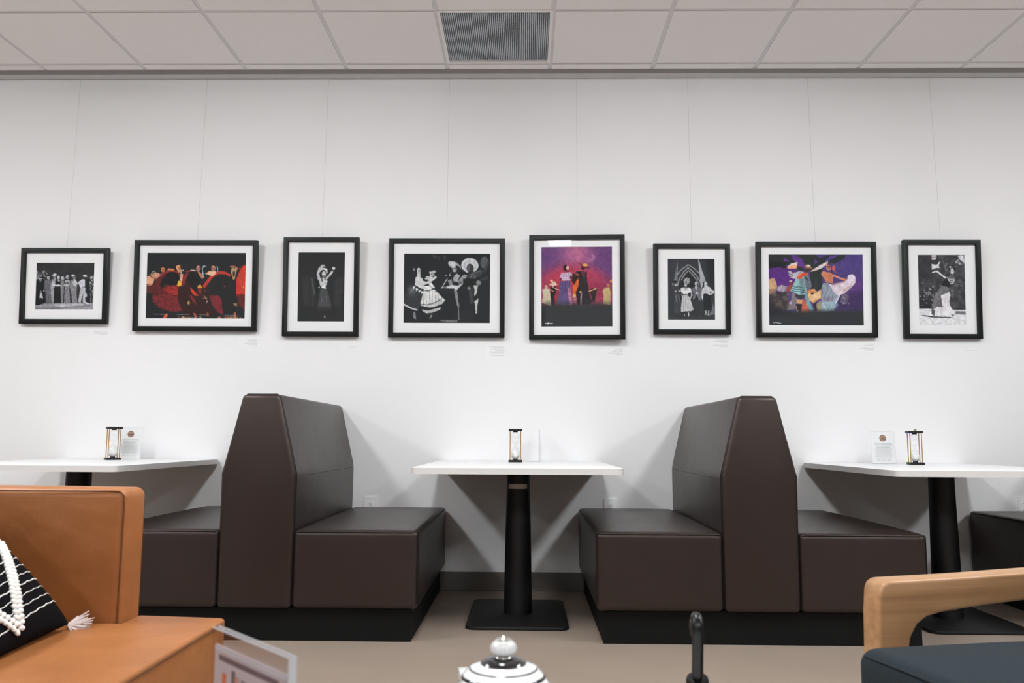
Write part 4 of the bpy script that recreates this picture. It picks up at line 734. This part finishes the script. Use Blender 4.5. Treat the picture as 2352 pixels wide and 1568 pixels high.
# ------------------------------------------------------------------ tan leather sofa on the left (faces right, seen from its front end)
sf = empty('leather_sofa', (0, 0, 0), 0, 'tan leather sofa with piped seams at the left, facing right', 'sofa')
sx, sa, sb_ = -.722, -.955, -1.80      # front edge of the cushion, front of the arms, back
yf, ya = 2.115, 2.0                    # far end, inner face of the far arm
out = [(sx, .75), (sx, 2.046), (sx - .005, 2.058), (sx - .016, 2.066), (sa + .006, 2.088), (sa + .006, ya - .004), (-1.42, ya - .004), (-1.42, .75)]
bm = prism(out, .235, .428, 'z'); bevel(bm, .028, 4)
cu = obj('seat_cushion', bm, M_leather, sf)
bm = bmesh.new(); zt = .4195; i_ = .0052
path = [(-1.0, 2.088 - .0), (sa + .006, 2.088 + .0), (sa + .03, 2.0835)]
tube(bm, [(sx - .0005 + i_ - .006, .80, zt), (sx - .0005 + i_ - .006, 1.4, zt), (sx - .0005 + i_ - .006, 2.020, zt), (sx - .004, 2.040, zt), (sx - .012, 2.053, zt), (sx - .03, 2.0605, zt), (-.85, 2.071, zt), (sa + .04, 2.0795, zt)], .0035, 8)
for zz in (.25,): tube(bm, [(sx - .005, .8, zz), (sx - .005, 2.03, zz)], .0035, 8)
tube(bm, [(sx - .0085, 2.0505, zz) for zz in (.25, .33, .412)], .003, 8)
obj('piping', bm, M_lseam, cu)
for nm, (y0, y1) in (('arm', (ya, 2.112)), ('arm', (.63, .745))):
    bm = soft(sb_, sa, y0, y1, .16, .738, .022, 8, top=.004, front=.010 if y0 > 1 else 0); ar = obj(nm, bm, M_leather, sf)
    bm = bmesh.new(); xx, yy = sa - .006, y0 + .0035
    tube(bm, [(xx, yy, .2), (xx, yy - .001, .45), (xx, yy, .70), (xx - .002, yy + .0005, .722), (xx - .012, yy, .7315), (xx - .03, yy, .7325)] + [(xx - .03 - .1 * i, yy - .004 * math.sin(math.pi * min(1, i / 7)), .7325) for i in range(1, 8)], .0020, 8)
    tube(bm, [(sa - .006, y1 - .0045, .2), (sa - .006, y1 - .0045, .70), (sa - .010, y1 - .006, .728), (sa - .03, y1 - .0065, .7325), (sb_ + .03, y1 - .0065, .7325)], .0018, 8)
    obj('piping', bm, M_lseam, ar)
bm = soft(-1.79, -1.405, .748, ya - .003, .2, .745, .035, 8, top=.006, sides=.012); obj('back_cushion', bm, M_leather, sf)
bm = boxm(sb_ + .01, sx - .03, .64, 2.10, .09, .233); obj('base_frame', bevel(bm, .012, 3), M_leather, sf)
for x in (sb_ + .06, sx - .1):
    for y in (.70, 2.03): bm = bmesh.new(); lathe(bm, [(0, 0), (.018, 0), (.024, .092), (0, .092)], 20, (x, y, 0)); obj('leg', bm, M_dark, sf)

# ------------------------------------------------------------------ black woven cushion with white braid and tassels
def cushion():
    t = empty('throw_pillow', (0, 0, 0), 0, 'black woven throw pillow with white braided zigzag on the tan leather sofa', 'throw pillow')
    S, n, TH = .225, 26, .062
    def P(u, v, side):
        e = (1 - abs(u) ** 2.6) * (1 - abs(v) ** 2.6); th = TH * max(e, 0) ** .42
        x = u * S * (1 - .045 * (1 - v * v)); y = v * S * (1 - .045 * (1 - u * u))
        return Vector((x, y, side * th))
    bm = bmesh.new(); V = {}
    for s in (-1, 1):
        for i in range(n + 1):
            for j in range(n + 1):
                edge = i in (0, n) or j in (0, n); key = (i, j, 0 if edge else s)
                if key not in V: V[key] = bm.verts.new(P(math.sin((i / n - .5) * math.pi), math.sin((j / n - .5) * math.pi), s))
    g_ = lambda i, j, s: V[(i, j, 0 if (i in (0, n) or j in (0, n)) else s)]
    for s in (-1, 1):
        for i in range(n):
            for j in range(n): bm.faces.new((g_(i, j, s), g_(i + 1, j, s), g_(i + 1, j + 1, s), g_(i, j + 1, s)))
    obj('cover', bm, M_pill, t, True, 80)
    # thin white pinstripes woven across the front
    bm = bmesh.new()
    for k in range(19):
        v = -.86 + k * .0945; pts = []
        for i in range(41): u = -.93 + 1.86 * i / 40; pts.append(P(u, max(-.97, min(.97, v + .11 * u + .005 * math.sin(i * 1.7 + k))), 1) + Vector((0, 0, .0009)))
        tube(bm, pts, .0010 if k % 3 else .0014, 5)
    obj('pinstripes', bm, M_yarn, t)
    # thick braided zigzag
    bm = bmesh.new()
    zz = [(.74, .02), (.36, -.45), (.15, -.73), (.06, -.92), (-.11, -.76), (-.45, -.42), (-.80, 0), (-.45, .42), (-.02, .80), (.36, .45), (.74, .02)]
    for a, b in zip(zz[:-1], zz[1:]):
        L = math.hypot(b[0] - a[0], b[1] - a[1]) * S; m = int(L / .0112)
        for i in range(m):
            for sgn in (-1, 1):
                u = a[0] + (b[0] - a[0]) * (i + .25 * (sgn + 1)) / m; v = a[1] + (b[1] - a[1]) * (i + .25 * (sgn + 1)) / m
                dx, dy = (b[0] - a[0]), (b[1] - a[1]); d = math.hypot(dx, dy); nx_, ny_ = -dy / d, dx / d
                c = P(u + sgn * nx_ * .030, v + sgn * ny_ * .030, 1) + Vector((0, 0, .0035)); an = math.atan2(dy, dx) + math.pi / 2 + sgn * .45
                M = Matrix.Translation(c) @ Matrix.Rotation(an, 4, 'Z') @ Matrix.Diagonal((.0088, .0060, .0050, 1))
                bmesh.ops.create_icosphere(bm, subdivisions=2, radius=1, matrix=M)
    obj('braid', bm, M_yarn, t, True, 80)
    for cu_, cv in ((1, -1), (1, 1), (-1, -1), (-1, 1)):
        bm = bmesh.new(); c = P(cu_, cv, 1)
        for k in range(170):
            a = math.atan2(cv, cu_) + random.gauss(0, .33); e = random.gauss(.10, .28); L = random.uniform(.026, .058)
            d = Vector((math.cos(a) * math.cos(e), math.sin(a) * math.cos(e), math.sin(e))); cur = Vector((random.gauss(0, .3), random.gauss(0, .3), random.gauss(.1, .3)))
            tube(bm, [c + d * L * i / 4 + cur * .012 * (i / 4) ** 2 + Vector((0, 0, -.002)) for i in range(5)], [.0022, .0024, .0023, .0020, .0012], 4)
        obj('tassel', bm, M_tass, t, True, 80)
    return t
pl = cushion()
# local x runs along the sofa to the far end, local y up the back, local z faces the room
ex = Vector((-.05, .99, .05)).normalized(); ey = Vector((-.70, -.07, .70)).normalized(); ez = ex.cross(ey).normalized(); ey = ez.cross(ex)
corner = Vector((-1.035, 1.925, .440)); ctr = corner - ex * .225 + ey * .225
Mx = Matrix((ex, ey, ez)).transposed().to_4x4()
if ez.x < 0: Mx = Matrix((ex, ey, -ez)).transposed().to_4x4()
pl.matrix_world = Matrix.Translation(ctr) @ Mx

# ------------------------------------------------------------------ wooden armchair on the right (faces left)
ac = empty('wooden_armchair', (.742, 1.795, 0), 0, 'ash wood armchair with dark slate wool seat at the lower right', 'armchair')
ac.rotation_euler.z = R(10.5)
W_, wid = .064, .66
def arm(y0):
    # side outline: front post and the arm in one bent piece
    o = [(-.012, 0), (-.010, .25), (-.004, .50), (.000, .548), (.006, .562), (.020, .5695), (.20, .5745), (.40, .5835), (.66, .5900), (.72, .585), (.72, .555),
         (.66, .545), (.40, .528), (.24, .515), (.140, .5035), (.105, .4955), (.082, .480), (.066, .455), (.058, .42), (.050, .25), (.042, 0)]
    bm = prism(o, y0, y0 + W_, 'y'); bevel(bm, .0065, 3); return obj('arm', bm, M_wood, ac)
arm(0); arm(-wid + 0.0)
for y0 in (0, -wid):
    bm = prism([(.62, 0), (.67, 0), (.70, .56), (.64, .56)], y0 + .005, y0 + W_ - .005, 'y'); bevel(bm, .005, 2); obj('leg', bm, M_wood, ac)
bm = boxm(.02, .66, -wid + W_, 0, .25, .30); obj('seat_rail', bevel(bm, .004, 2), M_wood, ac)
bm = soft(-.070, .60, -wid + W_ + .003, -.004, .298, .444, .034, 12, top=.020)
sc2 = obj('seat_cushion', bm, M_navy, ac)
bm = bmesh.new(); tube(bm, [(-.063, -.035 - .05 * i, .4305 + .0055 * math.sin(math.pi * i / 10.)) for i in range(11)], .0026, 6); obj('piping', bm, mat('slate_seam', (.018, .024, .030, 1), .9, .2), sc2)
bm = soft(.50, .63, -wid + W_ + .003, -.004, .43, .80, .035, 8, sides=.01); bk = obj('back_cushion', bm, M_navy, ac); bk.rotation_euler.y = 0
bm = boxm(.632, .66, -wid + W_, 0, .30, .78); obj('back_panel', bevel(bm, .006, 2), M_wood, ac)

# ------------------------------------------------------------------ coffee table carrying the pot and the card (its top lies just below the frame)
ct = empty('coffee_table', (0, .78, 0), 0, 'round white coffee table under the striped teapot, below the photo\'s edge', 'coffee table')
bm = bmesh.new(); lathe(bm, [(0, .425), (.495, .425), (.5, .43), (.5, .446), (.495, .45), (0, .45)], 72); obj('tabletop', bm, M_lam, ct)
bm = bmesh.new(); lathe(bm, [(0, .012), (.035, .012), (.035, .424), (0, .424)], 32); obj('pedestal', bm, M_black, ct)
bm = bmesh.new(); lathe(bm, [(0, 0), (.25, 0), (.25, .008), (.23, .014), (0, .014)], 48); obj('foot', bm, M_black, ct)

# teapot: only the knob, lid and shoulders rise into the picture
tp = empty('teapot', (-.024, .952, .4502), 0, 'black and white striped enamel teapot with round fluted knob at the bottom', 'teapot')
bm = bmesh.new(); n = 72; prof = [(0, 0), (.050, 0), (.058, .006), (.074, .05), (.078, .085), (.074, .112), (.066, .130), (.056, .1395), (.049, .1425)]
rings = []
for r_, z in prof:
    sq = .55 * max(0, min(1, (z - .02) / .08))
    def rad(a): c = max(abs(math.cos(a)), abs(math.sin(a))); return r_ * ((1 - sq * .35) + sq * .35 / c)
    rings.append([bm.verts.new((rad(2 * math.pi * k / n) * math.cos(2 * math.pi * k / n), rad(2 * math.pi * k / n) * math.sin(2 * math.pi * k / n), z)) for k in range(n)] if r_ else [bm.verts.new((0, 0, 0))])
for a, b in zip(rings[:-1], rings[1:]):
    for k in range(n): k2 = (k + 1) % n; bm.faces.new((a[0], b[k2], b[k]) if len(a) == 1 else (a[k], a[k2], b[k2], b[k]))
obj('pot_body', bm, M_pot_w, tp)
bm = bmesh.new()
lathe(bm, [(.0440, .1480, 0), (.0462, .1490, 1), (.0466, .1505, 1), (.0462, .1528, 1), (.0446, .1548, 1), (.0436, .1556, 0), (.0412, .1580, 0), (.0388, .1598, 0), (.0378, .1604, 0), (.0375, .1612, 1), (.0362, .1617, 1), (.0355, .1618, 0), (.0310, .1636, 0), (.0262, .1652, 0), (.0252, .1656, 0), (.0246, .1666, 1), (.0225, .1685, 1), (.0185, .1706, 1), (.0140, .1718, 1), (.0090, .1724, 1), (.0085, .1732, 2), (.0088, .1738, 2)], 72)
lid = obj('lid', bm, [M_pot_w, M_pot_b, M_chrome], tp)
bm = bmesh.new(); n = 96; m = 18; R0 = []
for i in range(m + 1):
    th = math.pi * (.10 + .84 * i / m) - math.pi / 2; ring = []
    for k in range(n):
        a = 2 * math.pi * k / n; fl = 1 - .045 * abs(math.sin(a * 9)) * math.cos(th); r_ = .0149 * math.cos(th) * fl
        ring.append(bm.verts.new((r_ * math.cos(a), r_ * math.sin(a), .1822 + .0103 * math.sin(th))))
    R0.append(ring)
for a, b in zip(R0[:-1], R0[1:]):
    for k in range(n): bm.faces.new((a[k], a[(k + 1) % n], b[(k + 1) % n], b[k]))
bm.faces.new(R0[0][::-1]); bm.faces.new(R0[-1])
kn = obj('knob', bm, mat('fluted_pearl', (.66, .66, .67, 1), .18, .6, coat=.6), lid)
bm = bmesh.new(); lathe(bm, [(.0070, .1908), (.0084, .1914), (.0078, .1922), (.0046, .1928), (.0032, .1938), (.0016, .1948), (0, .1952)], 32); obj('knob_tip', bm, M_chrome, lid)
bm = bmesh.new(); tube(bm, [(-.068, .01, .06), (-.088, .01, .085), (-.100, .01, .12), (-.112, .01, .135)], [.016, .012, .009, .008], 16); obj('spout', bm, M_pot_w, tp)
bm = bmesh.new(); tube(bm, [(.070, 0, .125), (.095, 0, .130), (.112, 0, .110), (.114, 0, .075), (.098, 0, .045), (.074, 0, .035)], .0065, 14); obj('handle', bm, M_pot_w, tp)
# white square lid corner / rim behind the lid
bm = prism([(-.0470, -.0470), (.0470, -.0470), (.0470, .0470), (-.0470, .0470)], .1430, .1515, 'z'); bevel(bm, .0032, 3); sq_ = obj('square_rim', bm, M_pot_w, tp); sq_.rotation_euler.z = R(9.5)

# blurred menu card in a clear holder at the lower left
mc = empty('menu_holder', (-.247, .7715, .4502), 0, 'clear acrylic menu holder near the camera beside the leather sofa', 'menu holder')
dv = Vector((.106, -.111)); ang_ = math.atan2(dv.y, dv.x); mc.rotation_euler.z = ang_ 
bm = boxm(-.077, .077, .0022, .0034, 0, .230); box(bm, -.077, .077, -.0034, -.0022, 0, .230); box(bm, -.080, .080, -.03, .03, -.0002, .0012); bm2 = bmesh.new(); box(bm2, -.077, .077, -.0035, -.0021, .2288, .2302); box(bm2, -.077, .077, .0021, .0035, .2288, .2302); box(bm2, .0758, .0772, -.0035, .0035, 0, .2302); obj('sleeve_edge', bm2, mat('frosted_edge', (.40, .39, .41, 1), .4, .4), mc, False)
obj('acrylic_sleeve', bm, glass('cloudy_acrylic', 1.49, (.93, .93, .94), k=.55, rough=.06), mc, False)
bm = boxm(-.074, .070, -.0008, .0008, .003, .214); pp = obj('paper', bm, mat('menu_paper', (.50, .44, .45, 1), .7, .2), mc, False)
bm = bmesh.new()
def slab(x0, x1, z0, z1, mi):
    bm.faces.new([bm.verts.new(v) for v in ((x0, -.0012, z0), (x1, -.0012, z0), (x1, -.0012, z1), (x0, -.0012, z1))]).material_index = mi
slab(-.074, .070, .2095, .2135, 0); slab(-.064, .056, .2015, .2065, 1)
slab(-.056, -.047, .085, .191, 2); slab(-.036, -.028, .150, .197, 3)
for r_ in range(8):
    for i in range(7): slab(-.030 + i * .015, -.030 + i * .015 + random.uniform(.007, .012), .187 - r_ * .012 - i * .0006, .193 - r_ * .012 - i * .0006, 3 if (i + r_) % 3 else 4)
obj('lettering', bm, [mat('menu_band', (.55, .53, .56, 1), .7), mat('menu_ink', (.10, .085, .10, 1), .7), mat('menu_orange', (.62, .14, .05, 1), .7), mat('menu_grey', (.13, .11, .12, 1), .7), mat('menu_pink', (.52, .27, .22, 1), .7)], pp, False)

# black umbrella leaning on the coffee table, hooked handle up
um = empty('umbrella', (0, 0, 0), 0, 'black hooked umbrella handle rising in front of the right booth', 'umbrella')
tip = Vector((.262, 1.385, 0)); hp = Vector((.2405, 1.200, .597)); ax_ = (hp - tip).normalized()
at_ = lambda d: tip + ax_ * d
L = (hp - tip).length
bm = bmesh.new(); pts = [at_(L - .075), at_(L - .04), at_(L - .004)]
back = Vector((.10, .97, .0)).normalized(); c0 = at_(L - .004)
rad_ = .020
for i in range(1, 11):
    a = math.pi * i / 10; pts.append(c0 + back * rad_ * (1 - math.cos(a)) + ax_ * rad_ * math.sin(a))
pts.append(pts[-1] - ax_ * .012)
tube(bm, pts, [.0080] * (len(pts) - 1) + [.006], 20, ref=(1, 0, 0)); obj('handle', bm, M_rub, um)
def along(prof, nm, mt):
    bm = bmesh.new(); lathe(bm, prof, 32); o = obj(nm, bm, mt, um); o.matrix_local = Matrix.Translation(tip) @ ax_.to_track_quat('Z', 'Y').to_matrix().to_4x4(); return o
along([(0, L - .112), (.0150, L - .112), (.0158, L - .106), (.0158, L - .074), (.0148, L - .071), (0, L - .071)], 'collar', M_rub)
bm = bmesh.new(); n = 48; rg = []
for d_, r_ in ((.05, .006), (.08, .014), (.2, .024), (.36, .028), (.47, .024), (L - .113, .013)):
    rg.append([bm.verts.new((r_ * (1 + .12 * math.sin(8 * 2 * math.pi * k / n)) * math.cos(2 * math.pi * k / n), r_ * (1 + .12 * math.sin(8 * 2 * math.pi * k / n)) * math.sin(2 * math.pi * k / n), d_)) for k in range(n)])
for a, b in zip(rg[:-1], rg[1:]):
    for k in range(n): bm.faces.new((a[k], a[(k + 1) % n], b[(k + 1) % n], b[k]))
bm.faces.new(rg[0][::-1]); bm.faces.new(rg[-1])
o = obj('canopy', bm, mat('black_cloth', (.01, .01, .011, 1), .8, .2), um); o.matrix_local = Matrix.Translation(tip) @ ax_.to_track_quat('Z', 'Y').to_matrix().to_4x4()
along([(0, 0), (.003, .002), (.0045, .052), (0, .054)], 'tip', M_chrome)

# ------------------------------------------------------------------ camera, world, view
M_lens.node_tree.nodes['Principled BSDF'].inputs['Emission Strength'].default_value = 43.0
cam = bpy.data.cameras.new('camera'); co = bpy.data.objects.new('camera', cam); COL.objects.link(co)
P, Yw, Rl, F = R(6.698), R(.990), R(.313), 1905.9
f = Vector((-math.sin(Yw) * math.cos(P), math.cos(Yw) * math.cos(P), math.sin(P))); rt = Vector((math.cos(Yw), math.sin(Yw), 0)); up = rt.cross(f)
c_, s_ = math.cos(Rl), math.sin(Rl); r2 = c_ * rt + s_ * up; u2 = -s_ * rt + c_ * up
co.matrix_world = Matrix(((r2.x, u2.x, -f.x, 0), (r2.y, u2.y, -f.y, 0), (r2.z, u2.z, -f.z, .862), (0, 0, 0, 1)))
cam.sensor_width = 36; cam.lens = F / 2352 * 36; cam.clip_start = .02
cam.dof.use_dof = True; cam.dof.focus_distance = 4.4; cam.dof.aperture_fstop = 8.0
SC.camera = co
w = bpy.data.worlds.new('world'); SC.world = w; w.use_nodes = True
w.node_tree.nodes['Background'].inputs[0].default_value = (.02, .02, .02, 1)
vs = SC.view_settings; vs.view_transform = 'Standard'; vs.look = 'None'; vs.gamma = 1; vs.exposure = 0; vs.use_curve_mapping = False
SC.cycles.use_denoising = True; SC.cycles.max_bounces = 8; SC.cycles.diffuse_bounces = 5; SC.cycles.caustics_reflective = False; SC.cycles.caustics_refractive = False
SC.cycles.sample_clamp_indirect = 6
